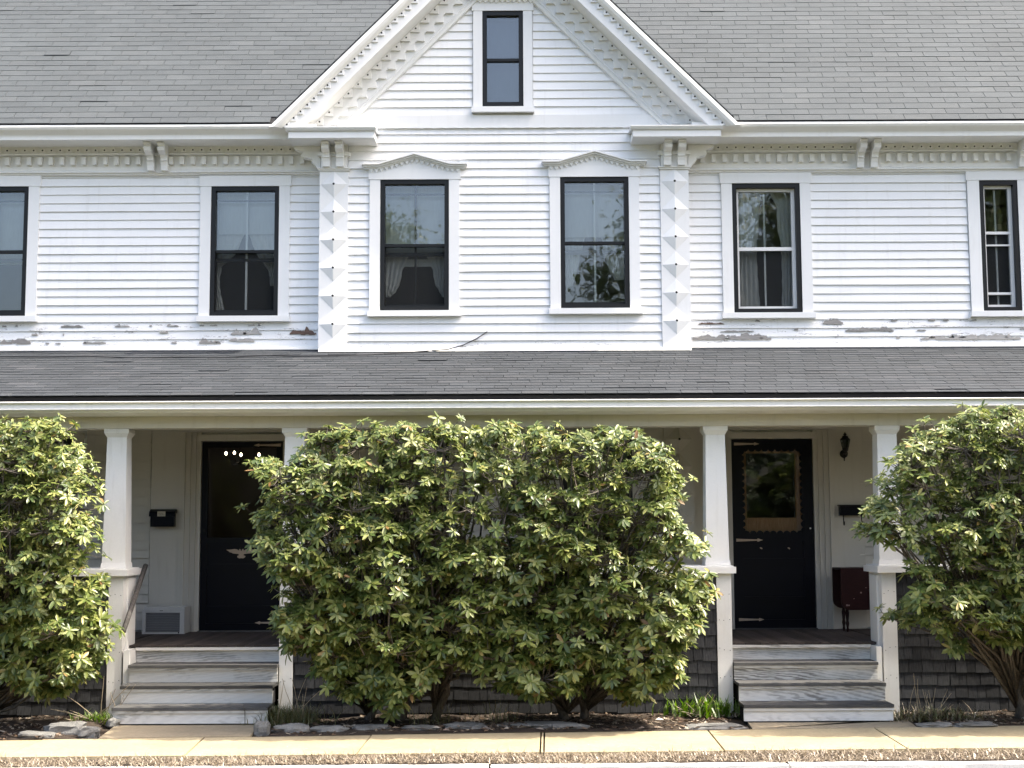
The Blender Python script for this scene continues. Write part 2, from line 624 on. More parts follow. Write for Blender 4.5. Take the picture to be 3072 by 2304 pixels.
bay.prism([(g[0], g[3]), (g[1], g[3]), (g[1], RZ + HALF - .15 - abs(g[1] - RXC)), (RXC, RZ + HALF - .15), (g[0], RZ + HALF - .15 - abs(g[0] - RXC))], YB + .002, YB + .12)
for xs in (XBL + .001, XBR - .061):
    bay.box(xs, xs + .06, YB + .02, .0, -.1, RZ + .05)
wall_b = bay.build('wall', M['clap'], H, label='centre bay wall of white clapboards under the gable')

# rooms behind the windows
mb = MB()
mb.box(-HX, HX, 3.2, 3.3, -.1, ZE + 2.0)
mb.box(-HX, HX, .17, 3.2, ZP0 - .55, ZP0 - .45)
mb.box(-HX, HX, .17, 3.2, ZE - .12, ZE - .05)
mb.box(-HX, HX, .17, 3.2, ZF - .12, ZF - .02)
for xx in (-4.6, -2.3, 2.1, 4.4):
    mb.box(xx, xx + .08, .17, 3.2, ZF - .02, ZP0 - .551)
    mb.box(xx, xx + .08, .17, 3.2, ZP0 - .449, ZE - .121)
mb.build('inner_partition', M['dim'], H)
mb = MB()
mb.box(-HX - .15, -HX, .0, 9.0, -.1, ZE - .1)
mb.box(HX, HX + .15, .0, 9.0, -.1, ZE - .1)
mb.box(-HX, HX, 8.9, 9.05, -.1, ZE - .1)
mb.build('outer_wall', M['clap'], H)


# --- clapboards, each a board of its own
def clap(wall, Y, xa, xb, z0, z1, holes, mat, weather=()):
    """xa/xb are functions of z; boards of random lengths"""
    z = z0
    k = 0
    while z < z1 - .02:
        e = min(EXPO, z1 - z)
        zm = z + e / 2
        segs = [(xa(zm), xb(zm))]
        for h in holes:
            if h[3] > z + .035 and h[2] < z + e - .035:
                ns = []
                for a, b in segs:
                    if h[1] <= a or h[0] >= b:
                        ns.append((a, b))
                        continue
                    if h[0] > a:
                        ns.append((a, h[0]))
                    if h[1] < b:
                        ns.append((h[1], b))
                segs = ns
        for a, b in segs:
            cur = a
            while b - cur > .02:
                L = random.uniform(2.2, 4.2)
                nx = b if b - cur < L + .8 else cur + L
                j1, j2, t1 = random.gauss(0, .0016), random.gauss(0, .0016), .023 + random.gauss(0, .0014)
                sl = isinstance(xa(0), float) and (xa(z) != xa(z + e) or xb(z) != xb(z + e))
                xl0, xl1 = (xa(z), xa(z + e)) if (cur == a and sl and abs(a - xa(zm)) < 1e-6) else (cur, cur)
                xr0, xr1 = (xb(z), xb(z + e)) if (nx == b and sl and abs(b - xb(zm)) < 1e-6) else (nx - .0015, nx - .0015)
                n = max(1, int((nx - cur) / .7))
                vs_, fs = [], []
                for i in range(n + 1):
                    f_ = i / n
                    x_lo, x_hi = xl0 + (xr0 - xl0) * f_, xl1 + (xr1 - xl1) * f_
                    w_ = random.gauss(0, .0011)
                    zb = z + j1 + (j2 - j1) * f_ + w_
                    tt = t1 + random.gauss(0, .0011)
                    vs_ += [(x_lo, Y - tt, zb), (x_hi, Y - .004, z + e + .012), (x_hi, Y + .001, z + e + .012), (x_lo, Y + .001, zb)]
                for i in range(n):
                    p, q = i * 4, i * 4 + 4
                    fs += [(p, q, q + 1, p + 1), (p + 1, q + 1, q + 2, p + 2), (p + 3, p + 2, q + 2, q + 3), (p, p + 3, q + 3, q)]
                fs += [(0, 1, 2, 3), (n * 4 + 3, n * 4 + 2, n * 4 + 1, n * 4)]
                m_ = M['peel'] if k in weather else mat
                MB().add(vs_, fs).build('clapboard', m_, wall)
                cur = nx
        z += EXPO
        k += 1
    return k


def casing(k, cw=.122, hh=.122, sh=.063):
    x0, x1, z0, z1 = WR[k]
    return (x0 - cw, x1 + cw, z0 - sh, z1 + hh)


C_ = lambda v: (lambda z: v)
up_l = [casing('A'), casing('B')]
up_r = [casing('E'), casing('F', .14)]
z_up0 = ZP0 + .012
clap(wall_l, YW, C_(-HX), C_(XBL), z_up0, Z_SID, up_l, M['clap'], (0, 1, 2))
clap(wall_r, YW, C_(XBR), C_(HX), z_up0, Z_SID, up_r, M['clap'], (0, 1, 2))
zb0 = zroof(YB) + .02
Z_BED0, Z_BED1 = Z(386, YB), Z(347, YB)
PI0, PI1 = XBL + PW, XBR - PW
clap(wall_b, YB, C_(PI0), C_(PI1), zb0, Z_BED0, [casing('C', .118, .19), casing('D', .118, .19)], M['clap'], (0,))
# gable triangle boards with raked ends
PIN = .49                                # perpendicular depth of the whole rake trim
off = PIN * math.sqrt(2)
gl = lambda z: min(RXC - .001, RXL + off + (z - RZ))
gr = lambda z: max(RXC + .001, RXR - off - (z - RZ))
clap(wall_b, YB, gl, gr, Z_BED1, RZ + HALF - off - .05, [casing('G', .11, .2, .07)], M['clap'])
# under the porch
lo_l = [casing('J', .16, .2), (DL[0] - .56, DL[1] + .56, -1, 9)]
lo_r = [casing('K', .16, .2), (DR[0] - .56, DR[1] + .50, -1, 9)]
zc = BEAM0 + .30                          # porch ceiling
clap(wall_l, YW, C_(-5.9), C_(XBL - .02), ZF + .02, zc, lo_l, M['porch_shaded'])
clap(wall_r, YW, C_(XBR + .02), C_(5.9), ZF + .02, zc, lo_r, M['porch_shaded'])
clap(wall_b, YB, C_(PI0), C_(PI1), ZF + .02, zc, [casing('H', .14, .2), casing('I', .14, .2)], M['porch_shaded'])


# --- patches where the paint has come off the lowest boards
def patch(wall, Y, u0, v0, u1, v1, mat, lip=True):
    xa, za = at(u0, v1, Y)
    xb, zb = at(u1, v0, Y)
    n = max(8, int((xb - xa) / .018))
    top, bot = [], []
    lvl, bl, run = random.uniform(.3, .8), 0.0, 0
    for i in range(n + 1):
        f = i / n
        run -= 1
        if run <= 0:
            run = random.randint(1, 6)
            lvl = random.uniform(.35, 1.0)
            bl = max(0.0, random.gauss(-.05, .16))
        env = min(1.0, .25 + 5 * f, .25 + 5 * (1 - f))
        h = (zb - za)
        x_ = xa + (xb - xa) * f + random.uniform(-.005, .005)
        bot.append((x_, za + h * bl * .6 + random.uniform(0, .002)))
        top.append((x_, za + h * max(bl * .6 + .12, lvl * env + random.uniform(-.12, .12)) + .003))
    y0 = Y - .0275
    MB().prism(bot + top[::-1], y0, y0 + .012).build('bare_patch', mat, wall, label='bare wood where the white paint has peeled away')
    if lip:
        lm = MB()
        for i in range(n):
            if random.random() < .55:
                a, b = top[i], top[i + 1]
                lm.add([(a[0], y0 - .001, a[1] - .004), (b[0], y0 - .001, b[1] - .004), (b[0], y0 - .007, b[1] + .007), (a[0], y0 - .007, a[1] + .007)], [(0, 1, 2, 3)])
        if lm.v:
            lm.build('paint_flakes', M['white'], wall, kind='stuff')


for (u0, v0, u1, v1, m_) in ((695, 985, 785, 1005, 'bare'), (870, 982, 950, 1006, 'rot'), (600, 1014, 665, 1032, 'bare'), (688, 1015, 765, 1026, 'bare'),
                             (185, 977, 250, 983, 'bare'), (345, 976, 390, 982, 'bare'), (0, 1018, 95, 1033, 'bare'), (250, 1025, 318, 1032, 'bare'), (510, 976, 536, 980, 'bare'), (480, 994, 505, 1000, 'bare')):
    patch(wall_l, YW, u0, v0, u1, v1, M[m_])
for (u0, v0, u1, v1, m_) in ((2077, 1000, 2312, 1021, 'bare'), (2468, 955, 2527, 974, 'bare'), (2535, 981, 2680, 996, 'bare'), (2760, 1002, 3060, 1020, 'bare'), (2095, 968, 2170, 974, 'rot'), (2160, 992, 2260, 997, 'bare'), (2750, 988, 2776, 993, 'bare')):
    patch(wall_r, YW, u0, v0, u1, v1, M[m_])
Rp = random.Random(77)
for _ in range(34):
    u_ = Rp.choice((Rp.uniform(-20, 940), Rp.uniform(2085, 3090)))
    v_ = Rp.choice((978, 1004, 1030)) - (u_ - 500) * .0045 - (6 if u_ > 1500 else 0)
    w_ = Rp.uniform(4, 22)
    patch(wall_l if u_ < 1500 else wall_r, YW, u_, v_ - Rp.uniform(2, 6), u_ + w_, v_ + 1.5, M['bare'], Rp.random() < .5)


# ---------------------------------------------------------------- windows
def window(k, style='black', label=None, cw=.122, hh=.122, sh=.063, pediment=False, muntin='alu', mid=.5, rails=None, mt=None, low='glass'):
    x0, x1, z0, z1 = WR[k]
    Y = PL[k]
    fw = .05
    mb = MB()
    ya, yb = Y - .030, Y + .11
    for (a, b, c, d) in ((x0, x0 + fw, z0, z1), (x1 - fw, x1, z0, z1), (x0 + fw, x1 - fw, z1 - fw, z1), (x0 + fw, x1 - fw, z0, z0 + fw)):
        mb.box(a, b, ya, yb, c, d)
    w = mb.build('window', M['black'], H, label=label)
    cm = mt or M['white']
    cy = Y - .040
    MB().box(x0 - cw, x0 - .001, cy, Y + .001, z0, z1).build('casing', cm, w)
    MB().box(x1 + .001, x1 + cw, cy, Y + .001, z0, z1).build('casing', cm, w)
    MB().box(x0 - cw - .013, x1 + cw + .013, cy - .006, Y + .001, z1 + .001, z1 + hh).build('head_casing', cm, w)
    MB().box(x0 - cw - .018, x1 + cw + .018, Y - .085, Y + .05, z0 - sh, z0 - .001).build('sill', cm, w)
    gx0, gx1, gz0, gz1 = x0 + fw, x1 - fw, z0 + fw, z1 - fw
    zm = gz0 + (gz1 - gz0) * mid
    if style == 'black':
        MB().box(gx0, gx1, Y + .0, Y + .045, zm - .015, zm + .017).build('meeting_rail', M['black'], w)
        MB().box(gx0, gx1, Y + .02, Y + .05, gz0, gz0 + .03).build('bottom_rail', M['black'], w)
        MB().box(gx0, gx1, Y + .012, Y + .016, zm + .017, gz1).build('pane', M['glass'], w)
        MB().box(gx0, gx1, Y + .032, Y + .036, gz0 + .03, zm - .015).build('pane' if low == 'glass' else 'screen', M[low], w)
        if muntin:
            xm = (gx0 + gx1) / 2 + .005
            MB().box(xm - .011, xm + .011, Y + .065, Y + .09, gz0, gz1).build('muntin', M[muntin], w)
            MB().box(gx0, gx1, Y + .06, Y + .10, zm - .105, zm - .07).build('inner_rail', M['black'], w)
            MB().box(gx0, gx1, Y + .06, Y + .08, gz1 - .105, gz1 - .09).build('inner_rail', M['iron'], w)
    else:
        a = .028
        fr = MB()
        yy = (Y + .03, Y + .085)
        for (p, q, r, s) in ((gx0, gx0 + a, gz0, gz1), (gx1 - a - .012, gx1, gz0, gz1), (gx0 + a, gx1 - a - .012, gz1 - a - .005, gz1), (gx0 + a, gx1 - a - .012, gz0, gz0 + a + .005)):
            fr.box(p, q, yy[0], yy[1], r, s)
        fr.build('sash_frame', M['alu'], w)
        ix0, ix1 = gx0 + a, gx1 - a - .012
        rr = rails or [(zm, .04)]
        for (zz, hgt) in rr:
            MB().box(ix0, ix1, Y + .035, Y + .08, zz - hgt / 2, zz + hgt / 2).build('meeting_rail', M['alu'], w)
        MB().box(ix0, ix1, Y + .052, Y + .056, rr[0][0] + rr[0][1] / 2, gz1 - a - .005).build('pane', M['glass'], w)
        MB().box(ix0, ix1, Y + .062, Y + .066, gz0 + a + .005, rr[0][0] - rr[0][1] / 2).build('pane' if low == 'glass' else 'screen', M[low], w)
        xm = (ix0 + ix1) / 2
        MB().box(xm - .01, xm + .01, Y + .086, Y + .10, gz0 + a, gz1 - a).build('muntin', M['alu'], w)
    if pediment:
        xa, xb = x0 - .205, x1 + .205
        xm = (x0 + x1) / 2
        zf = z1 + hh + .005
        fl = .19
        line = [(xa, zf), (xa + fl, zf), (xm, zf + .115), (xb - fl, zf), (xb, zf)]
        def band(dz0, dz1, yo, ins):
            lo = [(min(max(p[0], xa + ins), xb - ins), p[1] + dz0) for p in line]
            hi = [(min(max(p[0], xa + ins), xb - ins), p[1] + dz1) for p in line]
            m2 = MB()
            for i in range(4):
                m2.prism([lo[i], lo[i + 1], hi[i + 1], hi[i]], Y - yo, Y + .001)
            return m2
        band(.034, .052, .125, 0).build('pediment', cm, w)
        band(.016, .0335, .10, .014).build('pediment', cm, w)
        band(0.0, .0155, .075, .028).build('pediment', cm, w)
        # filled board and saw-tooth under the pediment
        MB().prism([(x0 - cw - .012, z1 + hh - .03), (x1 + cw + .012, z1 + hh - .03), (x1 + cw + .012, zf - .001), (xb - fl, zf - .001), (xm, zf + .114), (xa + fl, zf - .001), (x0 - cw - .012, zf - .001)], cy - .004, Y).build('pediment_board', cm, w)
        st = MB()
        n = 18
        for i in range(n):
            xs0 = x0 - cw - .01 + (x1 - x0 + 2 * cw + .02) * i / n
            xs1 = x0 - cw - .01 + (x1 - x0 + 2 * cw + .02) * (i + 1) / n
            hz = lambda x: zf + max(0, .115 * (1 - abs(x - xm) / (xm - xa - fl)))
            xmid = (xs0 + xs1) / 2
            st.prism([(xs0, hz(xs0)), (xmid, hz(xmid) - .042), (xs1, hz(xs1))], cy - .022, cy - .003)
        st.build('sawtooth_trim', cm, w)
    return w


window('A', label='black-framed upstairs window at the left edge')
window('B', label='black-framed upstairs window with drawn-back curtains, left wing', low='screen')
window('C', label='black-framed window under the left small pediment', cw=.118, hh=.115, pediment=True, muntin='iron', low='screen')
window('D', label='black-framed window under the right small pediment', cw=.118, hh=.115, pediment=True)
window('E', 'white', 'black-framed window with white sashes, right wing', low='screen')
zr = [(Z(697, 0) - .0, .035), (Z(734, 0), .02), (Z(879, 0), .03)]
window('F', 'white', 'narrow black-framed window with white sashes at the right edge', low='screen', cw=.135, rails=[(at(2998, 697, 0)[1], .03), (at(2998, 734, 0)[1], .018), (at(2998, 879, 0)[1], .026)])
window('G', label='narrow black-framed attic window in the gable', cw=.105, hh=.115, muntin=None)
for k in 'HIJK':
    window(k, label='downstairs black-framed window under the porch', mt=M['porch_shaded'], hh=.05)
# cap over the attic window
x0, x1, z0, z1 = WR['G']
gz = z1 + .117
MB().prox([(YB, gz), (YB - .06, gz), (YB - .10, gz + .02), (YB - .13, gz + .03), (YB - .13, gz + .06), (YB, gz + .07)], x0 - .15, x1 + .15).build('window_hood', M['trim'], H)
st = MB()
for i in range(11):
    a = x0 - .12 + (x1 - x0 + .24) * i / 11
    b = x0 - .12 + (x1 - x0 + .24) * (i + 1) / 11
    st.prism([(a, gz), ((a + b) / 2, gz - .03), (b, gz)], YB - .065, YB - .043)
st.build('sawtooth_trim', M['trim'], H)

# ---------------------------------------------------------------- wing cornices
YG = -.47                                 # front of the gutter
ZG0 = Z(414, YG + .06)                    # soffit
zs0, zs1 = Z(456, -.06), Z(438, -.06)     # drilled strip
zd0, zd1 = Z(488, -.09), Z(465, -.09)     # dentils
zfr = Z(509, -.04)
gut = [(YG + .03, ZE + .01), (YG - .03, ZE - .012), (YG - .035, ZE - .035), (YG - .02, ZE - .06), (YG + .02, ZE - .085), (YG + .045, ZE - .105), (YG + .05, ZE - .12), (YG + .05, ZG0), (YG + .09, ZG0), (YG + .12, ZE)]
brk = [(0, 0), (.27, 0), (.285, .05), (.27, .11), (.245, .13), (.25, .17), (.265, .22), (.25, .33), (.18, .40), (.13, .44), (.115, .55), (.115, .60), (.125, .62), (.10, .66), (.085, .8), (.08, 1), (0, 1)]


def bracket(xa, w, ytop, ztop, zbot, depth=.27, parent=None):
    k = depth / .27
    MB().prox([(ytop - d * k, ztop - (ztop - zbot) * f) for d, f in brk], xa, xa + w).build('bracket', M['trim'], parent or H)


for sd, (xa, xb) in ((-1, (-HX, XBL - .02)), (1, (XBR + .02, HX))):
    c = MB().prox(gut, xa, xb).build('cornice', M['trim'], H, label='white moulded gutter along the main roof edge')
    MB().box(xa, xb, YG + .085, .0, ZG0 + .004, ZG0 + .03).build('soffit', M['trim'], c)
    MB().box(xa, xb, -.045, .0, zfr, ZG0 + .003).build('frieze_board', M['trim'], c)
    # sloped strip with little drilled triangles
    MB().prox([(-.046, zs0), (-.075, zs0 + .002), (-.10, zs1 + .02), (-.046, zs1 + .02)], xa, xb).build('drilled_strip', M['trim'], c)
    MB().prox([(-.046, zs0 - .001), (-.105, zs0 - .003), (-.105, zs0 - .022), (-.046, zs0 - .028)], xa, xb).build('ledge', M['trim'], c)
    MB().prox([(.0, zfr - .001), (-.06, zfr - .001), (-.075, zfr - .012), (-.075, zfr - .022), (-.05, zfr - .026), (-.055, zfr - .04), (-.03, zfr - .05), (.0, zfr - .05)], xa, xb).build('bead_moulding', M['trim'], c)
    den = MB().box(-.0235, .0235, -.098, -.0455, zd0, zd1).mesh('dentil', M['trim'])
    sdm = MB().prism([(-.04, zs0 + .004), (.04, zs0 + .004), (0, zs1 + .005)], -.096, -.07)
    sdm = sdm.lathe((0, -.0975, (zs0 + zs1) / 2 - .003), [(.009, -.002), (.009, .002)], 8, 'Y', 1).mesh('drilled_triangle', [M['trim'], M['iron']])
    ub = [475, 1010] if sd < 0 else [2600, 3085]
    bx = [X(u, 460, -.1) for u in ub]
    xs = xa + .05
    for i in range(200):
        x = (XBL - .10 - .1235 * i) if sd < 0 else (XBR + .06 + .1235 * i)
        if abs(x) > 6.2:
            break
        if any(abs(x - b) < .14 for b in bx):
            continue
        put(den, 'dentil', c, Matrix.Translation((x, 0, 0)))
    for i in range(200):
        x = (XBL - .06 - .1 * i) if sd < 0 else (XBR + .06 + .1 * i)
        if abs(x) > 6.2:
            break
        if any(abs(x - b) < .13 for b in bx):
            continue
        zt = (zs0 + zs1) / 2 + .012
        put(sdm, 'drilled_triangle', c, Matrix.Translation((x, 0, 0)))
    for b in bx:
        if abs(abs(b) - abs(XBL)) < .35:
            continue
        for dx in (-.115, .04):
            bracket(b + dx, .075, -.046, ZG0 + .003, Z(511, -.05), .27, c)

# ---------------------------------------------------------------- main roof
roof = MB()
ridge_y = 4.6
zridge = ZE + (ridge_y + .5)
yv = .02                                   # the strip in front of this line follows the two valleys
zv = ZE + (yv + .5)
for P4 in ([(-HX - .3, -.50), (RXL + .06, -.50), (RXL + .60, yv), (-HX - .3, yv)], [(RXR - .06, -.50), (HX + .3, -.50), (HX + .3, yv), (RXR - .60, yv)], [(-HX - .3, yv), (HX + .3, yv), (HX + .3, ridge_y), (-HX - .3, ridge_y)]):
    top = [(x, y, ZE + y + .5) for x, y in P4]
    roof.add(top + [(x, y + .03, z - .04) for x, y, z in top], [(0, 1, 2, 3), (7, 6, 5, 4), (0, 4, 5, 1), (0, 3, 7, 4), (1, 5, 6, 2)])
xa, xb, y0 = -HX - .3, HX + .3, ridge_y * 2 + .3
roof.add([(xa, ridge_y, zridge), (xb, ridge_y, zridge), (xb, y0, ZE + .2), (xa, y0, ZE + .2), (xa, ridge_y, zridge - .06), (xb, ridge_y, zridge - .06), (xb, y0, ZE + .14), (xa, y0, ZE + .14)],
         [(0, 1, 2, 3), (5, 4, 7, 6), (2, 6, 7, 3)])
roof = roof.build('main_roof', M['under'], H, label='steep grey asphalt shingle main roof')


def tab_mesh(mat, w=.305, e=.145, t=.0075, gap=.0055):
    a, b = -w / 2 + gap / 2, w / 2 - gap / 2
    return MB().add([(a, 0, .002), (b, 0, .002), (b, e, .0), (a, e, .0), (a, 0, t), (b, 0, t), (b, e, .004), (a, e, .004)],
                    [(4, 5, 6, 7), (0, 1, 5, 4), (1, 2, 6, 5), (3, 0, 4, 7)]).mesh('shingle', mat)


def shingle_roof(parent, mat, org, up, rows, skip, nsolo, expo=.127, w=.305, seed=3, xr=HX, vis=6.1):
    """3-tab shingles: the lower, nearest tabs are objects, the rest one mass"""
    R = random.Random(seed)
    up = Vector(up).normalized()
    ex = Vector((1, 0, 0))
    nz = ex.cross(up)
    me = tab_mesh(mat)
    base = np.array([v.co[:] for v in me.vertices])
    fcs = [tuple(p.vertices) for p in me.polygons]
    rest = MB()
    solo = 0
    for r in range(rows):
        xo = (r % 2) * w * .5 + r * .021 + R.uniform(-.012, .012)
        wob = R.uniform(-.003, .003)
        x = -xr - .2 + (xo % w)
        while x < xr + .2:
            s = r * expo + wob + .0035 * noise.noise((x * .6, r * .3, 1.7)) + R.gauss(0, .0012)
            p = Vector((x, org[1], org[2])) + up * s
            if not skip(p):
                lift = abs(R.gauss(0, .0012)) + (R.random() < .03) * R.uniform(.002, .009)
                rt = R.gauss(0, .004)
                if solo < nsolo and abs(x) < vis:
                    m4 = Matrix(((ex.x, up.x, nz.x, 0), (ex.y, up.y, nz.y, 0), (ex.z, up.z, nz.z, 0), (0, 0, 0, 1)))
                    m4 = Matrix.Translation(p + nz * .003) @ m4 @ Matrix.Rotation(rt, 4, 'Z') @ Matrix.Rotation(-lift * 6, 4, 'X')
                    put(me, 'shingle', parent, m4)
                    solo += 1
                else:
                    vs_ = []
                    for (bx_, by_, bz_) in base:
                        q = p + ex * (bx_ - by_ * rt) + up * (by_ + bx_ * rt) + nz * (bz_ + .003 + max(0, lift * (1 - by_ * 7)))
                        vs_.append(tuple(q))
                    rest.add(vs_, fcs)
            x += w
    rest.build('shingles', mat, parent, kind='stuff')


def under_gable(p):
    return (RXL + .05 < p.x < RXR - .05 and p.y < .1 and p.z < GAPEX - abs(p.x - RXC) - .0) or (p.z < GAPEX - abs(p.x - RXC) - .16 and p.y > -.5)


shingle_roof(roof, M['roof'], (0, -.50, ZE + .002), (0, 1, 1), 36, under_gable, 300, vis=6.0)
# gable roof slabs
gy0, gy1 = -.64, 3.4
for s_ in (-1, 1):
    xo = RXC + s_ * HALF
    th = .020
    gr_ = MB()
    P = [(xo, RZ), (RXC, GAPEX), (RXC, GAPEX - th * 1.414), (xo - s_ * th * .7, RZ - th * .7)]
    gr_.prism(P, gy0, gy1)
    gr_.build('gable_roof', M['roof'], H)
    # shingle edges, stepped
    ge = MB()
    nst = int(HALF * 1.414 / .127)
    for i in range(nst + 1):
        t = i * .127
        q = [(xo - s_ * (t - .03) * .7071, RZ + (t - .03) * .7071), (xo - s_ * (t + .13) * .7071, RZ + (t + .13) * .7071)]
        off_ = .006
        ge.prism([q[0], q[1], (q[1][0] + s_ * .004, q[1][1] + .004), (q[0][0] + s_ * off_ * .7, q[0][1] + off_ * .7)], gy0 - .006, gy1)
    ge.build('gable_shingles', M['roof'], H, kind='stuff')

# ---------------------------------------------------------------- raking cornice
ZRET = Z(380, -.57)
R2 = math.sqrt(.5)
T = HALF / R2


def rpt(s_, t, p):
    xo = RXC + s_ * HALF
    return (xo - s_ * R2 * (t + p), RZ + R2 * (t - p))


def rake_sweep(s_, prof, mat, name, parent, zmin=ZRET, lab=None):
    """closed profile of (p,y) swept up the rake, cut level at the bottom and plumb at the apex"""
    a = [rpt(s_, max(0 if zmin is None else p + (zmin - RZ) / R2, -9), p) + (y,) for p, y in prof]
    b = [rpt(s_, T - p, p) + (y,) for p, y in prof]
    n = len(prof)
    vs_ = [(q[0], q[2], q[1]) for q in a] + [(q[0], q[2], q[1]) for q in b]
    fs = [tuple(range(n)), tuple(range(2 * n - 1, n - 1, -1))] + [(i, i + n, (i + 1) % n + n, (i + 1) % n) for i in range(n)]
    if s_ < 0:
        fs = [f[::-1] for f in fs]
    o = MB().add(vs_, fs).build(name, mat, parent)
    if lab:
        o['label'] = lab
    return o


YR = -.57
for s_ in (-1, 1):
    rk = rake_sweep(s_, [(.004, -.62), (.012, -.645), (.05, -.65), (.08, -.635), (.105, -.60), (.105, -.55), (.004, -.55)], M['trim'], 'raking_cornice', H,
                    ZRET - .012, lab='white raking cornice on the ' + ('left' if s_ < 0 else 'right') + ' slope of the gable')
    rake_sweep(s_, [(.105, YR), (.235, YR), (.235, YR + .025), (.105, YR + .025)], M['white'], 'fascia', rk)
    rake_sweep(s_, [(.21, YR + .026), (.235, YR + .026), (.235, YB - .046), (.21, YB - .046)], M['trim'], 'soffit', rk)
    rake_sweep(s_, [(.02, YB - .045), (.45, YB - .045), (.45, YB), (.02, YB)], M['white'], 'frieze', rk)
    rake_sweep(s_, [(.335, YB - .046), (.335, YB - .07), (.37, YB - .07), (.37, YB - .046)], M['white'], 'rail', rk)
    rake_sweep(s_, [(.45, YB - .03), (.455, YB - .06), (.47, YB - .068), (.485, YB - .055), (.49, YB - .07), (.515, YB - .06), (.522, YB - .02), (.45, YB - .001)], M['white'], 'bead', rk)

    def rtooth(pitch, hgt, base, th, hole):
        """a right-angled tooth hanging from the slope line, origin at its upper end"""
        dx, dz = -s_ * R2, R2
        nx, nz = -s_ * R2, -R2
        P0 = (0, 0)
        P1 = (dx * base, dz * base)
        P2 = (dx * base / 2 + nx * hgt, dz * base / 2 + nz * hgt)
        mb = MB().prism([P0, P1, P2], -th, 0)
        if hole:
            cx, cz = (P0[0] + P1[0] + P2[0]) / 3 - nx * .006, (P0[1] + P1[1] + P2[1]) / 3 - nz * .006
            mb.lathe((cx, -th - .001, cz), [(.010, -.0015), (.010, .001)], 8, 'Y', 1)
        return mb.mesh('sawtooth', [M['white'], M['iron']])
    for (p0, y, pitch, hgt, base, th, hole) in ((.106, YR, .1045, .052, .104, .02, True), (.237, YB - .045, .152, .078, .152, .025, True), (.3705, YB - .045, .152, .062, .118, .035, False)):
        me = rtooth(pitch, hgt, base, th, hole)
        i = 0
        while True:
            t = p0 + (ZRET - RZ) / R2 + i * pitch
            if t + base + p0 > T - .05:
                break
            q = rpt(s_, t, p0)
            if q[1] < GAPEX - .35:
                put(me, 'sawtooth', rk, Matrix.Translation((q[0], y, q[1])))
            i += 1

# bed board with its row of teeth
xb0, xb1 = XBL + PW + .25, XBR - PW - .25
bb = MB().box(XBL + .3, XBR - .3, YB - .032, YB, Z_BED0, Z_BED1).build('bed_board', M['white'], H)
st = MB()
n = 21
for i in range(n):
    a = xb0 + (xb1 - xb0) * i / n
    b = xb0 + (xb1 - xb0) * (i + 1) / n
    st.prism([(a + .02, Z_BED0), (b - .02, Z_BED0), ((a + b) / 2, Z_BED0 + .035)], YB - .044, YB - .03)
st.build('sawtooth_trim', M['white'], H)

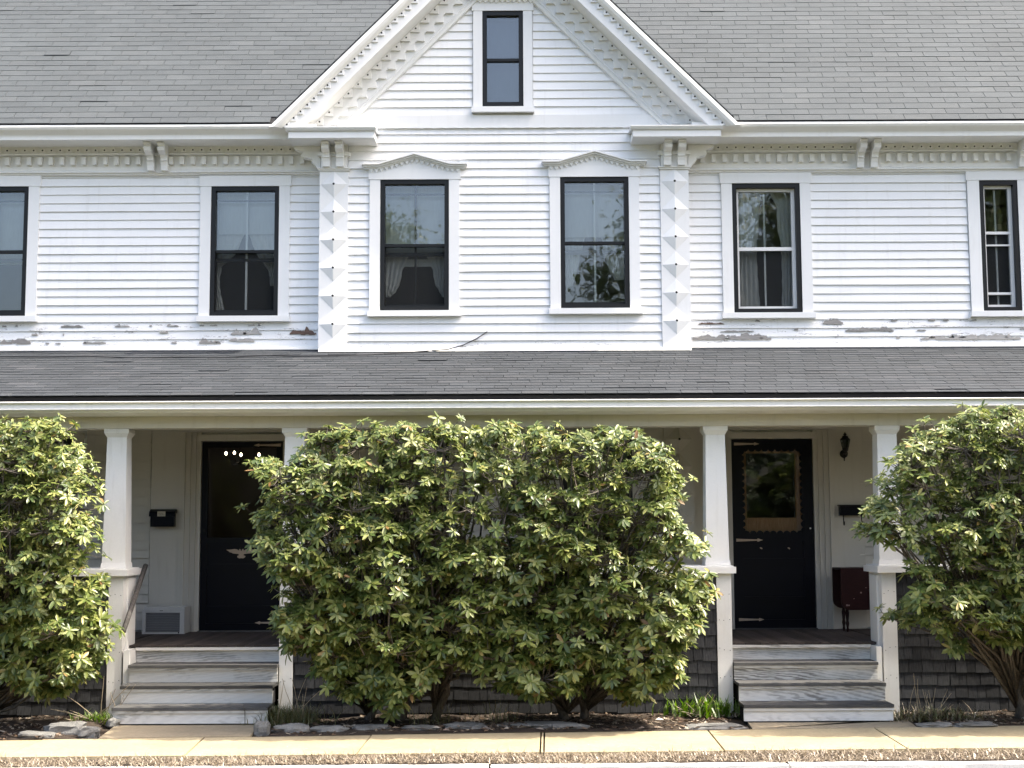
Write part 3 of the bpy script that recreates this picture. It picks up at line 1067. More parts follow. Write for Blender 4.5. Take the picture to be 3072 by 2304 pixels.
# cornice returns, pilasters and their brackets
ret = {-1: (X(865, 400, YR), X(1123, 400, YR)), 1: (X(1899, 390, YR), X(2163, 390, YR))}
zr1, zr0, zrm = ZRET, Z(411, YR), Z(391, YR)
ZCAPI = Z(505, YB)
dia = None
for s_ in (-1, 1):
    xa, xb = ret[s_]
    rt = MB().box(xa, xb, YR, YB, zr0, zrm).build('cornice_return', M['white'], H)
    MB().prox([(YR + .03, zrm + .001), (YR - .02, zrm + .001), (YR - .035, zrm + .018), (YR - .045, zr1 - .01), (YR - .045, zr1), (YB + .0, zr1 + .012)], xa - .03, xb + .02).build('moulding', M['white'], rt)
    xp0, xp1 = (XBL, XBL + PW) if s_ < 0 else (XBR - PW, XBR)
    pil = MB().box(xp0, xp1, YB - .034, YB + .02, zroof(YB) - .05, ZCAPI - .03).build('pilaster', M['white'], H, label=('left' if s_ < 0 else 'right') + ' corner pilaster with carved diamonds')
    MB().box(xp0 - .012, xp1 + .012, YB - .055, YB + .02, ZCAPI - .029, ZCAPI - .012).build('capital', M['trim'], pil)
    MB().box(xp0 - .025, xp1 + .025, YB - .07, YB + .02, ZCAPI - .011, ZCAPI + .004).build('capital', M['trim'], pil)
    MB().box(xp0 + .01, xp1 - .01, YB - .05, YB, ZCAPI + .005, zr0 - .001).build('bracket_block', M['trim'], rt)
    zz = Z(458, YB - .1)
    MB().box(xp0 - .02, xp1 + .02, YB - .085, YB, zz - .02, zz + .02).build('bracket_rail', M['trim'], rt)
    for f in (.12, .60):
        bracket(xp0 + PW * f, PW * .26, YB - .05, zr0 - .001, ZCAPI + .006, .19, rt)
    # bracket on the side of the bay, seen in profile
    xs = XBL if s_ < 0 else XBR
    zt, zb_ = zr0 - .002, ZCAPI - .01
    MB().prism([(xs + s_ * d * .95, zt - (zt - zb_) * f) for d, f in ((0, 0), (.30, 0), (.31, .08), (.27, .16), (.20, .24), (.215, .30), (.225, .38), (.20, .46), (.14, .50), (.10, .56), (.10, .66), (.07, .76), (.03, .92), (0, 1))], YB - .02, YB + .10).build('side_bracket', M['trim'], rt)
    # diamonds
    hd = .149
    mbd = MB()
    hgt = .028
    c_ = .026
    mbd.add([(-hd, 0, 0), (0, 0, -hd), (hd, 0, 0), (0, 0, hd), (-c_, -hgt, 0), (0, -hgt, -c_), (c_, -hgt, 0), (0, -hgt, c_)],
            [(0, 1, 5, 4), (1, 2, 6, 5), (2, 3, 7, 6), (3, 0, 4, 7), (4, 5, 6, 7)])
    mbd.add([(-hd, .012, 0), (0, .012, -hd), (hd, .012, 0), (0, .012, hd), (-hd, 0, 0), (0, 0, -hd), (hd, 0, 0), (0, 0, hd)], [(0, 1, 5, 4), (1, 2, 6, 5), (2, 3, 7, 6), (3, 0, 4, 7)])
    mbd.lathe((0, -hgt - .001, 0), [(.013, -.0012), (.013, .001)], 9, 'Y', 1)
    dia = mbd.mesh('diamond', [M['white'], M['iron']])
    xm = (xp0 + xp1) / 2
    z0_, z1_ = (Z(972, YB), Z(553, YB)) if s_ < 0 else (Z(966, YB), Z(549, YB))
    for i in range(6):
        put(dia, 'diamond', pil, Matrix.Translation((xm, YB - .036, z0_ + (z1_ - z0_) * i / 5)))
    # the same pilaster below the porch roof
    p2 = MB().box(xp0, xp1, YB - .034, YB + .02, ZF, zc).build('pilaster', M['porch_shaded'], H, label=('left' if s_ < 0 else 'right') + ' corner pilaster under the porch')
    i = 0
    d2 = dia.copy()
    d2.materials[0] = M['porch_shaded']
    for v_ in d2.vertices:
        v_.co.y *= 2.6
    zz = BEAM0 - .02
    while zz > ZF + .2:
        put(d2, 'diamond', p2, Matrix.Translation((xm, YB - .036, zz)))
        zz -= .30

# ================================================================ porch
pr = MB().add([(-HX - .2, YE + .02, ZPE - .006), (HX + .2, YE + .02, ZPE - .006), (HX + .2, .0, ZP0 - .004), (-HX - .2, .0, ZP0 - .004),
               (-HX - .2, YE + .04, ZPE - .06), (HX + .2, YE + .04, ZPE - .06), (HX + .2, .0, ZP0 - .06), (-HX - .2, .0, ZP0 - .06)],
              [(0, 1, 2, 3), (5, 4, 7, 6), (0, 4, 5, 1), (0, 3, 7, 4), (1, 5, 6, 2)]).build('porch_roof', M['under'], H, label='low dark grey shingle roof over the porch')
uy, uz = -YE, ZP0 - ZPE
nrow = int(math.hypot(uy, uz) / .127)
shingle_roof(pr, M['proof'], (0, YE, ZPE - .001), (0, uy, uz), nrow + 1, lambda p: p.y > -.06 or (p.y > YB - .05 and XBL < p.x < XBR), 300, seed=9, vis=5.9)
# flashing strips where roof and wall meet
MB().prox([(-.02, ZP0 + .03), (-.03, ZP0 + .012), (-.10, zroof(-.10) + .016), (-.10, zroof(-.10) + .006), (-.005, ZP0)], -HX, XBL - .005).build('flashing', M['fascia'], pr)
MB().prox([(-.02, ZP0 + .03), (-.03, ZP0 + .012), (-.10, zroof(-.10) + .016), (-.10, zroof(-.10) + .006), (-.005, ZP0)], XBR + .005, HX).build('flashing', M['fascia'], pr)
zb_ = zroof(YB)
MB().prox([(YB - .02, zb_ + .035), (YB - .05, zb_ + .022), (YB - .06, zb_ - .002), (YB, zb_)], XBL + .01, XBR - .01).build('flashing', M['fascia'], pr)
# eave: fascia boards, lips, soffit, beam
fz = lambda v, y=-2.31: Z(v, y)
ev = MB().box(-HX, HX, -2.285, -2.26, fz(1199.5), fz(1186)).build('fascia', M['fascia'], H, label='peeling white fascia along the porch eave')
MB().box(-HX, HX, -2.262, -2.20, fz(1192), ZPE - .03).build('edge_board', M['rot'], ev)
MB().prox([(-2.22, fz(1199.8)), (-2.345, fz(1199.8)), (-2.352, fz(1202)), (-2.345, fz(1204.5)), (-2.32, fz(1205)), (-2.318, fz(1219.5)), (-2.22, fz(1219.5))], -HX, HX).build('gutter_board', M['fascia'], ev)
MB().prox([(-2.22, fz(1219.7)), (-2.335, fz(1220.5)), (-2.34, fz(1223)), (-2.33, fz(1226)), (-2.31, fz(1227)), (-2.295, fz(1232)), (-2.25, fz(1237)), (-2.20, fz(1239)), (-2.20, fz(1225))], -HX, HX).build('crown_moulding', M['fascia'], ev)
zso = Z(1243, -2.10)
MB().box(-HX, HX, -2.21, -2.02, zso, zso + .02).build('soffit', M['fascia'], ev)
# bare spots on the fascia
for (u0, v0, u1, v1) in ((2300, 1189, 2505, 1197), (1330, 1193, 1365, 1198), (1585, 1192, 1625, 1198), (2820, 1192, 2860, 1197), (2985, 1194, 3020, 1198), (560, 1196, 620, 1199), (770, 1196, 830, 1199), (1120, 1193, 1160, 1198), (3050, 1193, 3090, 1198)):
    patch(ev, -2.2655, u0, v0, u1, v1, M['bare'], False)
beam = MB().box(-HX, HX, -2.015, -1.80, BEAM0, zso + .06).build('porch_beam', mk_paint('beam_bounce_paint', (.60, .57, .49), .5, .08, .35), H)  # white paint toned yellow-grey, with bounce light from the ground in its colour
MB().box(-HX, HX, -1.80, -.001, zc, zc + .02).build('porch_ceiling', M['porch_shaded'], H)

# posts standing on the half walls
YHF, YHB = -2.05, -1.58
ZC0, ZC1 = Z(1723, YHF - .04), Z(1700, YHF - .04)
PA = (X(326, 1800, YHF), X(369, 1800, YHF))
PB = (X(837, 1990, YHF), X(878, 1990, YHF))
PC = (X(2151, 1850, YHF), X(2195, 1850, YHF))
PD = (X(2643, 1710, YHF), X(2686, 1710, YHF))
ends = [(PA, 1), (PB, -1), (PC, 1), (PD, -1)]         # pier span, side that faces its steps (+1: right)
for (pa, pb), sd in ends:
    xin = pb if sd > 0 else pa
    cx = xin - sd * .115
    cy = -1.885
    po = MB().frustum((cx, cy), .112, (cx, cy), .094, ZC1 + .05, BEAM0 - .085).build('porch_post', M['post'], H)
    MB().frustum((cx, cy), .122, (cx, cy), .118, ZC1 + .0, ZC1 + .0495).build('base', M['post'], po)
    m2 = MB().frustum((cx, cy), .094, (cx, cy), .118, BEAM0 - .0845, BEAM0 - .045)
    m2.frustum((cx, cy), .12, (cx, cy), .12, BEAM0 - .0445, BEAM0 - .001)
    m2.build('capital', M['post'], po)

# half walls with cedar shingles
R = random.Random(21)
walls = [(-HX, PA[0], False, True), (PB[1], PC[0], True, True), (PD[1], HX, True, False)]
zgr = -.02
for wi, (xa, xb, _, _) in enumerate(walls):
    hw = MB().box(xa, xb, YHF + .02, YHB - .02, zgr, ZC0 - .002).build('half_wall', M['under'], H, label=('left', 'middle', 'right')[wi] + ' shingled half wall below the porch rail')
    ca = xa if wi == 0 else (PB[0], PD[0])[wi - 1]
    cb = xb if wi == 2 else (PA[1], PC[1])[wi]
    MB().box(ca - .045, cb + .045, YHF - .045, YHB + .03, ZC0, ZC1 - .012).build('cap', M['post'], hw)
    MB().box(ca - .025, cb + .025, YHF - .02, YHB + .01, ZC1 - .0118, ZC1 - .001).build('cap', M['post'], hw)
    rest = MB()
    cand = []
    row = .121
    nr = int((ZC0 - zgr) / row) + 1
    for r in range(nr):
        zb = zgr + .05 + r * row
        x = xa - R.uniform(0, .1)
        while x < xb:
            w = R.choice([.08, .095, .11, .125, .14, .16]) * R.uniform(.92, 1.08)
            a, b = max(x + .003, xa), min(x + w - .003, xb)
            if b - a > .02:
                cand.append((r, a, b, zb + R.gauss(0, .003), R.uniform(.012, .019), min(zb + row + .02, ZC0 - .003), R.gauss(0, .012)))
            x += w
    solo = 0
    for (r, a, b, zb, th, zt, tl) in cand:
        mm = MB() if (solo < 300 and abs((a + b) / 2) < 5.2) else rest
        y0 = YHF + .019
        dz = tl * (b - a)
        mm.add([(a, y0 - th, zb), (b, y0 - th, zb + dz), (b, y0 - .004, zt), (a, y0 - .004, zt), (a, y0, zb), (b, y0, zb + dz)],
               [(0, 1, 2, 3), (4, 5, 1, 0), (0, 3, 4), (1, 5, 2)])
        if mm is not rest:
            mm.build('wall_shingle', M['cedar'], hw)
            solo += 1
    if rest.v:
        rest.build('wall_shingles', M['cedar'], hw, kind='stuff')
# piers at the stair openings
for i, ((pa, pb), sd) in enumerate(ends):
    p = MB().box(pa, pb, YHF - .004, YHB, -.05, ZC0 - .001).build('pier', M['post'], H)
    xi = pb if sd > 0 else pa
    sk = sorted((xi + sd * .001, xi + sd * .02))
    MB().box(sk[0], sk[1], YHF + .12, YHB - .1, -.02, ZC0 - .03).build('side_board', M['post'], p)
    nm = MB()
    for zz in (.35, .62, .9, 1.15):
        for f in (.15, .45, .85):
            nm.lathe((pa + (pb - pa) * f, YHF - .005, zz + R.uniform(-.02, .02)), [(.004, -.001), (.004, .001)], 6, 'Y')
    nm.build('nail_heads', M['iron'], p, kind='stuff')

# floor, steps
YFF = -1.87
fl = MB().box(-HX, HX, YFF + .06, -.0, ZF - .06, ZF - .022).build('porch_floor', M['deck'], H)
for xa, xb in ((PA[1] - .1, PB[0] + .1), (PC[1] - .1, PD[0] + .1)):
    x = xa
    while x < xb:
        inpier = x + .079 < PA[1] + .02 or (PB[0] - .02 < x < 0) or (0 < x + .079 < PC[1] + .02) or x > PD[0] - .02
        MB().box(x, x + .079, (YHB + .005) if inpier else YFF, -.002, ZF - .021, ZF + R.uniform(-.0012, .0012)).build('floor_board', M['deck'], fl)
        x += .083
MB().box(-HX, PA[0], YHB, -.002, ZF - .021, ZF).build('floor_boards', M['deck'], fl, kind='stuff')
MB().box(PB[1] + .1, PC[0] - .1, YHB, YB - .04, ZF - .021, ZF).build('floor_boards', M['deck'], fl, kind='stuff')
MB().box(PD[1], HX, YHB, -.002, ZF - .021, ZF).build('floor_boards', M['deck'], fl, kind='stuff')
RUN = .262
for k, (xa, xb) in enumerate(((-3.655, PB[0] - .004), (PC[1] + .004, 3.462))):
    stp = MB()
    for i in range(4):
        stp.box(xa + .03, xb - .03, YFF - RUN * i + .06, YFF + .3, -.05 if i == 3 else ZF * (3 - i) / 4 - .02, ZF * (4 - i) / 4 - .065)
    stp = stp.build('stair', M['under'], H, label=('left' if k == 0 else 'right') + ' wooden steps up to the porch')
    for i in range(4):
        zt = ZF * (4 - i) / 4 + .0
        yf = YFF - RUN * i
        xo = .0 if i == 3 else 0.0
        if i > 0:
            MB().box(xa - xo, xb + (xo if k == 1 else 0), yf, yf + RUN + .05, zt - .028, zt).build('tread', M['tread'], stp)
            MB().box(xa - xo, xb + (xo if k == 1 else 0), yf + .012, yf + .035, zt - .052, zt - .0285).build('nosing_moulding', M['riser'], stp)
        else:
            MB().box(xa, xb, yf + .001, yf + .03, zt - .05, zt - .0215).build('nosing_moulding', M['riser'], stp)
        zb = ZF * (3 - i) / 4
        MB().box(xa + .002, xb - .002, yf + .035, yf + .055, zb + (.002 if i < 3 else .018), zt - .0525).build('riser', M['riser'], stp)
    if k == 0:
        MB().box(PA[1] + .021, xa - .002, YFF - .2, YFF + .1, .0, ZF - .03).build('skirt_board', M['post'], stp)
    else:
        MB().box(xb + .002, PD[0] - .021, YFF - .2, YFF + .1, .0, ZF - .03).build('skirt_board', M['post'], stp)

# hand rail, an old pipe on the left pier
hx = -3.68
(_, hz1), (_, hz0) = at(437, 1696, -1.5), at(370, 1895, -2.34)
h1, h0 = Vector((at(437, 1696, -1.5)[0], -1.5, hz1)), Vector((at(370, 1895, -2.34)[0], -2.34, hz0))
hr = MB().tube([h0, h0.lerp(h1, .5), h1], .024, 10).build('handrail', mk_wood('weathered_rail', (.05, .045, .043), (.16, .15, .14), (20, 20, 6)), H, True, label='weathered round handrail fixed to the left pier')

# ---------------------------------------------------------------- doors
def door_surround(D, tag_, right_panel=.30):
    x0, x1, z0, z1 = D
    m_ = M['porch_shaded']
    o = MB()
    for s_, xe in ((-1, x0), (1, x1)):
        prof = [(.0, .05, .045), (.05, .06, .07), (.06, .11, .05), (.11, .12, .075), (.12, .17, .055), (.17, .185, .08), (.185, .215, .06), (.215, .235, .045)]
        for a, b, d in prof:
            p, q = sorted((xe + s_ * a, xe + s_ * (b - .001)))
            o.box(p, q, -d, .0, ZF + .001, z1 + .10)
    o = o.build('door_casing', m_, H)
    for s_, xe in ((-1, x0), (1, x1)):
        p, q = sorted((xe + s_ * .236, xe + s_ * .555))
        MB().box(p, q, -.024, .0, ZF + .001, zc - .001).build('panel_board', m_, o)
    MB().box(x0 - .05, x1 + .05, -.052, .0, z1 + .001, z1 + .075).build('head_casing', m_, o)
    MB().prox([(.0, z1 + .101), (-.09, z1 + .101), (-.12, z1 + .12), (-.12, z1 + .14), (0, z1 + .15)], x0 - .26, x1 + .26).build('cap_moulding', m_, o)


door_surround(DL, 'left')
door_surround(DR, 'right')


def hinge(parent, xa, xb, z):
    """flat strap hinge with a spear point towards xb"""
    s_ = 1 if xb > xa else -1
    L = abs(xb - xa)
    P = [(0, .016), (.78 * L, .007), (.80 * L, .018), (L, 0), (.80 * L, -.018), (.78 * L, -.007), (0, -.016)]
    MB().prism([(xa + s_ * p, z + q) for p, q in P], -.027, -.0205).build('strap_hinge', M['tan'], parent)


x0, x1, z0, z1 = DL
gap = .006
zr_ = at(720, 1618, 0)[1]
dm = MB()
st_ = .075
for (a, b, c, d) in ((x0 + gap, x0 + st_, z0, z1 - gap), (x1 - st_, x1 - gap, z0, z1 - gap), (x0 + st_, x1 - st_, z1 - .07, z1 - gap), (x0 + st_, x1 - st_, zr_ - .045, zr_ + .02), (x0 + st_, x1 - st_, zr_ - .33, zr_ - .27), (x0 + st_, x1 - st_, z0 + .22, z0 + .27), (x0 + st_, x1 - st_, z0, z0 + .08)):
    dm.box(a, b, -.02, .015, c, d)
dl = dm.build('door', M['navy'], H, label='near-black storm door with a pale eagle, open onto a dark room')
MB().box(x0 + st_, x1 - st_, .0, .004, zr_ + .02, z1 - .07).build('glass', M['dglass2'], dl)
MB().box(x0 + st_, x1 - st_, -.006, .006, z0 + .08, zr_ - .045).build('panel', M['navy'], dl)
for (ua, ub, v) in ((845, 762, 1336), (845, 762, 1626), (845, 765, 1868)):
    hinge(dl, at(ua, v, 0)[0] - .005, at(ub, v, 0)[0], at(ub, v, 0)[1])
MB().lathe((x0 + .045, -.03, at(602, 1592, 0)[1]), [(.016, 0), (.016, .012)], 10, 'Y').build('handle', M['iron'], dl)
# eagle
ex, ez = at(724, 1660, -.01)
k = 42 / 268.0 * .5 * 2
wing = [(0, .02), (.012, .045), (.02, .05), (.022, .038), (.03, .03), (.05, .045), (.08, .048), (.115, .042), (.165, .04), (.135, .022), (.13, .014), (.10, .006), (.095, 0), (.065, -.004), (.03, -.008), (.022, -.02), (.045, -.03), (.04, -.045), (.02, -.055), (0, -.052)]
poly = wing + [(-p, q) for p, q in wing[::-1]][1:-1]
MB().prism([(ex + p, ez + q) for p, q in poly], -.020, -.0065).build('eagle_emblem', M['tan'], dl, label='pale flat eagle with spread wings')
MB().box(x0, x1, -.10, .02, ZF + .001, z0 - .001 if z0 > ZF + .01 else ZF + .012).build('threshold', M['tread'], dl)

x0, x1, z0, z1 = DR
zr_ = at(2300, 1612, 0)[1]
dm = MB()
gx0, gx1, gz0, gz1 = X(2226, 1450, 0), X(2406, 1450, 0), at(2316, 1602, 0)[1], at(2316, 1345, 0)[1]
for (a, b, c, d) in ((x0 + gap, gx0, z0, z1 - gap), (gx1, x1 - gap, z0, z1 - gap), (gx0, gx1, gz1, z1 - gap), (gx0, gx1, zr_ - .05, gz0), (gx0, gx1, zr_ - .29, zr_ - .23), (gx0, gx1, z0 + .29, z0 + .35), (gx0, gx1, z0, z0 + .10)):
    dm.box(a, b, -.02, .015, c, d)
dr = dm.build('door', M['navy'], H, label='near-black storm door with a scalloped glazed opening')
MB().box(gx0, gx1, .0, .004, gz0, gz1).build('glass', M['dglass'], dr)
MB().box(gx0, gx1, -.006, .006, z0 + .1, zr_ - .05).build('panel', M['navy'], dr)
sc = MB()
ns = 9
for i in range(ns):
    xx = gx0 + (gx1 - gx0) * (i + .5) / ns
    for zz in (gz1, gz0):
        sc.lathe((xx, -.018, zz), [(.038, 0), (.038, .012)], 12, 'Y')
for i in range(13):
    zz = gz0 + (gz1 - gz0) * (i + .5) / 13
    for xx in (gx0 - .008, gx1 + .008):
        sc.lathe((xx, -.018, zz), [(.035, 0), (.035, .012)], 12, 'Y')
sc.build('scalloped_edge', M['navy'], dr)
tanw = mk_wood('inner_door_wood', (.34, .19, .10), (.50, .30, .17), (20, 20, 3))
im = MB()
for (a, b, c, d) in ((x0, gx0 + .06, z0, z1), (gx1 - .06, x1, z0, z1), (gx0 + .06, gx1 - .06, gz1 - .05, z1), (gx0 + .06, gx1 - .06, z0, at(2316, 1553, 0)[1])):
    im.box(a, b, .08, .12, c, d)
im.build('inner_door', tanw, dr)
MB().box(gx0 + .06, gx1 - .06, .098, .102, at(2316, 1553, 0)[1], gz1 - .05).build('inner_glass', M['dglass'], dr)
for (ua, ub, v) in ((2201, 2277, 1332), (2208, 2288, 1620), (2216, 2292, 1858)):
    hinge(dr, at(ua, v, 0)[0], at(ub, v, 0)[0], at(ub, v, 0)[1])
MB().lathe((X(2429, 1585, 0), -.045, at(2429, 1585, 0)[1]), [(.008, 0), (.011, .008), (.008, .025)], 10, 'Y').build('handle', M['alu'], dr)
for u in (2279, 2362):
    MB().tube([at(u, 1643, 0)[0:1] + (-.03,) + at(u, 1643, 0)[1:2], at(u + 6, 1646, 0)[0:1] + (-.03,) + at(u + 6, 1646, 0)[1:2]], .008, 6).build('clip', M['tan'], dr)
MB().box(x0, x1, -.10, .02, ZF + .001, max(ZF + .012, z0 - .001)).build('threshold', M['tread'], dr)

# ================================================================ things on and in the house
def wp(u, v, y):
    a = at(u, v, y)
    return Vector((a[0], y, a[1]))


# mailboxes
x0, x1, z0, z1 = rect(448, 1529, 524, 1580, -.13)
mbx = thing('mailbox', 'black metal mailbox with a paper label beside the left door', 'mailbox', ((x0 + x1) / 2, -.02, z0))
MB().box(x0 + .01, x1 - .012, -.12, -.026, z0, z1 - .04).build('body', M['navy'], mbx)
MB().prox([(-.026, z1), (-.06, z1 + .005), (-.125, z1 - .02), (-.138, z1 - .05), (-.138, z1 - .075), (-.121, z1 - .075), (-.121, z1 - .041), (-.026, z1 - .041)], x0 - .004, x1 + .004).build('lid', M['navy'], mbx)
lx0, lx1, lz0, lz1 = rect(472, 1534, 496, 1549, -.14)
pl = MB().box(lx0, lx1, -.1405, -.1382, lz0, lz1)
pl.build('paper_label', mk_plain('aged_paper', (.50, .45, .36), .8, .2), mbx)
sm = MB()
for j, (a, b) in enumerate(((.15, .75), (.2, .9))):
    zz = lz0 + (lz1 - lz0) * (.62 - .3 * j)
    q = [(lx0 + (lx1 - lx0) * (a + (b - a) * i / 9), -.1412, zz + .006 * math.sin(i * 2.3 + j)) for i in range(10)]
    sm.tube(q, .0016, 4)
sm.build('faded_handwriting', M['iron'], mbx)

x0, x1, z0, z1 = rect(2518, 1514, 2600, 1546, -.12)
mbx = thing('mailbox', 'small black mailbox with two hooks beside the right door', 'mailbox', ((x0 + x1) / 2, -.02, z0))
MB().box(x0 + .012, x1 - .012, -.11, -.026, z0, z1 - .014).build('body', M['navy'], mbx)
MB().box(x0, x1, -.13, -.026, z1 - .0135, z1).build('lid', M['iron'], mbx)
for f in (.17, .83):
    xx = x0 + (x1 - x0) * f
    hk = [(xx, -.09, z0 + .01), (xx, -.09, z0 - .085)]
    for a in range(1, 8):
        t = math.pi * a / 7
        hk.append((xx, -.09 - .018 * (1 - math.cos(t)), z0 - .085 - .02 * math.sin(t)))
    hk.append((xx, -.126, z0 - .065))
    MB().tube(hk, .0065, 6).build('hook', M['iron'], mbx, True)

# wall lantern
c = wp(2536, 1340, -.11)
ln = thing('wall_lantern', 'black carriage lantern on the wall beside the right door', 'lantern', (c.x, -.025, c.z - .12))
k = 84 / 270.0 / .31
MB().lathe((c.x, -.11, c.z), [(.012, -.055), (.030, -.045), (.036, -.02), (.034, -.012)], 6).build('base', M['iron'], ln)
MB().lathe((c.x, -.11, c.z), [(.034, -.0115), (.052, .075)], 6).build('glass', mk_glass('smoked_glass', (.35, .38, .37), 1.5, .0, 1.2), ln)
fr = MB()
for a in range(6):
    t = 2 * math.pi * a / 6
    fr.tube([(c.x + .0345 * math.cos(t), -.11 + .0345 * math.sin(t), c.z - .012), (c.x + .053 * math.cos(t), -.11 + .053 * math.sin(t), c.z + .076)], .0035, 4)
fr.build('frame', M['iron'], ln)
MB().lathe((c.x, -.11, c.z), [(.060, .076), (.056, .084), (.036, .10), (.030, .118), (.012, .122), (.012, .128), (.022, .136), (.008, .15), (.002, .165)], 10).build('roof', M['iron'], ln, True)
MB().lathe((c.x, -.025, c.z - .075), [(.0, -.025), (.04, -.02), (.046, -.006), (.046, .0)], 16, 'Y').build('back_plate', M['iron'], ln, True)
MB().tube([(c.x, -.045, c.z - .075), (c.x, -.085, c.z - .085), (c.x, -.11, c.z - .055)], .009, 6).build('arm', M['iron'], ln, True)
MB().lathe((c.x, -.045, c.z - .105), [(.002, -.052), (.009, -.04), (.005, -.028), (.013, -.015), (.006, 0)], 8).build('finial', M['iron'], ln, True)

# air conditioner standing on the porch
xa, ya = X(426, 1870, -.42), -.42
x0, x1 = X(426, 1870, ya), X(553, 1870, ya)
z0, z1 = ZF + .004, at(490, 1827, ya)[1]
ac = thing('air_conditioner', 'old white window air conditioner standing on the porch floor by the left door', 'air conditioner', ((x0 + x1) / 2, -.25, z0))
acm = mk_paint('appliance_paint', (.42, .42, .41), .4, .08, .3)
MB().box(x0 + .01, x1 - .01, -.38, -.10, z0, z1 + .02).build('body', acm, ac)
fm = MB()
b_ = .038
for (a, b, c_, d) in ((x0, x0 + b_, z0, z1), (x1 - b_ - .012, x1, z0, z1), (x0 + b_, x1 - b_ - .012, z1 - .04, z1), (x0 + b_, x1 - b_ - .012, z0, z0 + .018)):
    fm.box(a, b, ya, -.381, c_, d)
fm.build('front_frame', acm, ac)
MB().box(x0 + b_, x1 - b_ - .012, -.395, -.383, z0 + .018, z1 - .04).build('grille_back', M['dark'], ac)
ns = 11
for i in range(ns):
    zz = z0 + .03 + (z1 - z0 - .08) * i / (ns - 1)
    MB().prox([(ya + .004, zz - .006), (ya + .004, zz - .001), (-.396, zz + .009), (-.396, zz + .004)], x0 + b_, x1 - b_ - .012).build('louvre', mk_plain('grille_grey', (.20, .205, .215), .5, .4) if i == 0 else bpy.data.materials['grille_grey'], ac)
MB().box((x0 + x1) / 2 - .04, (x0 + x1) / 2 - .005, ya - .001, ya, z1 - .022, z1 - .016).build('worn_badge', M['iron'], ac)
MB().lathe((x1 - .06, ya + .003, z0 + .012), [(.008, -.006), (.008, 0)], 8, 'Y').build('knob', M['iron'], ac)

# drop-leaf table against the wall, leaves hanging
tw = mk_wood('table_dark_red', (.013, .0035, .0035), (.026, .0065, .006), (6, 6, 40), .45)
yf, yb = -.62, -.24
xl = X(2522, 1760, yf)
xr_ = xl + .66
zt = at(2560, 1704, yf)[1]
zlw = at(2560, 1830, yf)[1]
tb = thing('drop_leaf_table', 'dark red drop-leaf table with hanging leaves beside the right door', 'table', ((xl + xr_) / 2, (yf + yb) / 2, ZF))
MB().box(xl, xr_, yf + .012, yb - .012, zt - .02, zt).build('top', tw, tb)


def leafpoly(xa, xb, z0, z1, r=.09):
    P = [(xa, z1), (xb, z1)]
    P += [(xb - r + r * math.cos(-t * math.pi / 12), z0 + r + r * math.sin(-t * math.pi / 12)) for t in range(0, 7)]
    P += [(xa + r - r * math.sin(t * math.pi / 12), z0 + r - r * math.cos(t * math.pi / 12)) for t in range(0, 7)]
    return P


for y in (yf, yb):
    MB().prism(leafpoly(xl, xr_, zlw, zt - .003), y - .011, y + .0105).build('leaf', tw, tb)
for (xx, yy) in ((xl + .09, yf + .12), (xl + .09, yb - .09), (xr_ - .09, yf + .12), (xr_ - .09, yb - .09)):
    h = zt - .02 - ZF
    MB().lathe((xx, yy, ZF), [(.008, 0), (.016, .02), (.012, .05), (.02, .09), (.014, .12), (.021, .2), (.014, .24), (.02, .26), (.024, .3), (.024, h)], 10).build('leg', tw, tb, True)
pm = MB()
for (u, v, r) in ((2583, 1778, .009), (2598, 1763, .005), (2562, 1796, .005), (2541, 1816, .011), (2547, 1816, .009)):
    q = wp(u, v, yf - .012)
    pm.lathe((q.x, yf - .0125, q.z), [(r, -.0008), (r, .0006)], 7, 'Y')
pm.build('paint_spots', mk_plain('paint_spot', (.30, .20, .18), .6, .3), tb)

# chandelier inside the left door
em = NT('lit_bulb')
em.b.inputs['Emission Color'].default_value = (1, .78, .5, 1)
em.b.inputs['Emission Strength'].default_value = 7.0
cy = 1.9
B = [wp(678, 1360, cy), wp(703, 1358, cy + .15), wp(723, 1364, cy - .12), wp(777, 1364, cy)]
cc = sum(B, Vector()) / 4
ch = thing('chandelier', 'lit chandelier with small bulbs inside the dark left doorway', 'chandelier', (cc.x, cc.y, cc.z - .1))
MB().tube([(cc.x, cc.y, cc.z - .12), (cc.x, cc.y, ZP0 - .56)], .008, 6).build('stem', M['iron'], ch)
for q in B:
    MB().lathe(tuple(q), [(.004, -.022), (.014, -.010), (.016, .002), (.010, .014), (.003, .022)], 10).build('bulb', em.mat, ch, True)
    MB().tube([(cc.x, cc.y, cc.z - .1), (cc.x * .5 + q.x * .5, cc.y * .5 + q.y * .5, cc.z - .14), (q.x, q.y, q.z - .035)], .005, 5).build('arm', M['iron'], ch)


# roller shades and curtains behind the upstairs glass
def fabric(name, col, tr=.3):
    t = NT(name)
    a = t.noise(t.coord((30, 30, 4), obj='world'), 2.0, 3, .6)
    t.fin(t.mix(a, col, (col[0] * .7, col[1] * .7, col[2] * .7)), .9, .1)
    tl = t.n('BsdfTranslucent')
    tl.inputs[0].default_value = (*col, 1)
    mx = t.n('MixShader')
    mx.inputs[0].default_value = tr
    t.l(t.b.outputs[0], mx.inputs[1])
    t.l(tl.outputs[0], mx.inputs[2])
    t.l(mx.outputs[0], t.out.inputs[0])
    return t.mat


SH = fabric('shade_cloth', (.85, .86, .85))
SHD = fabric('grey_shade_cloth', (.17, .19, .225))
CU_ = fabric('curtain_cloth', (.85, .84, .80))


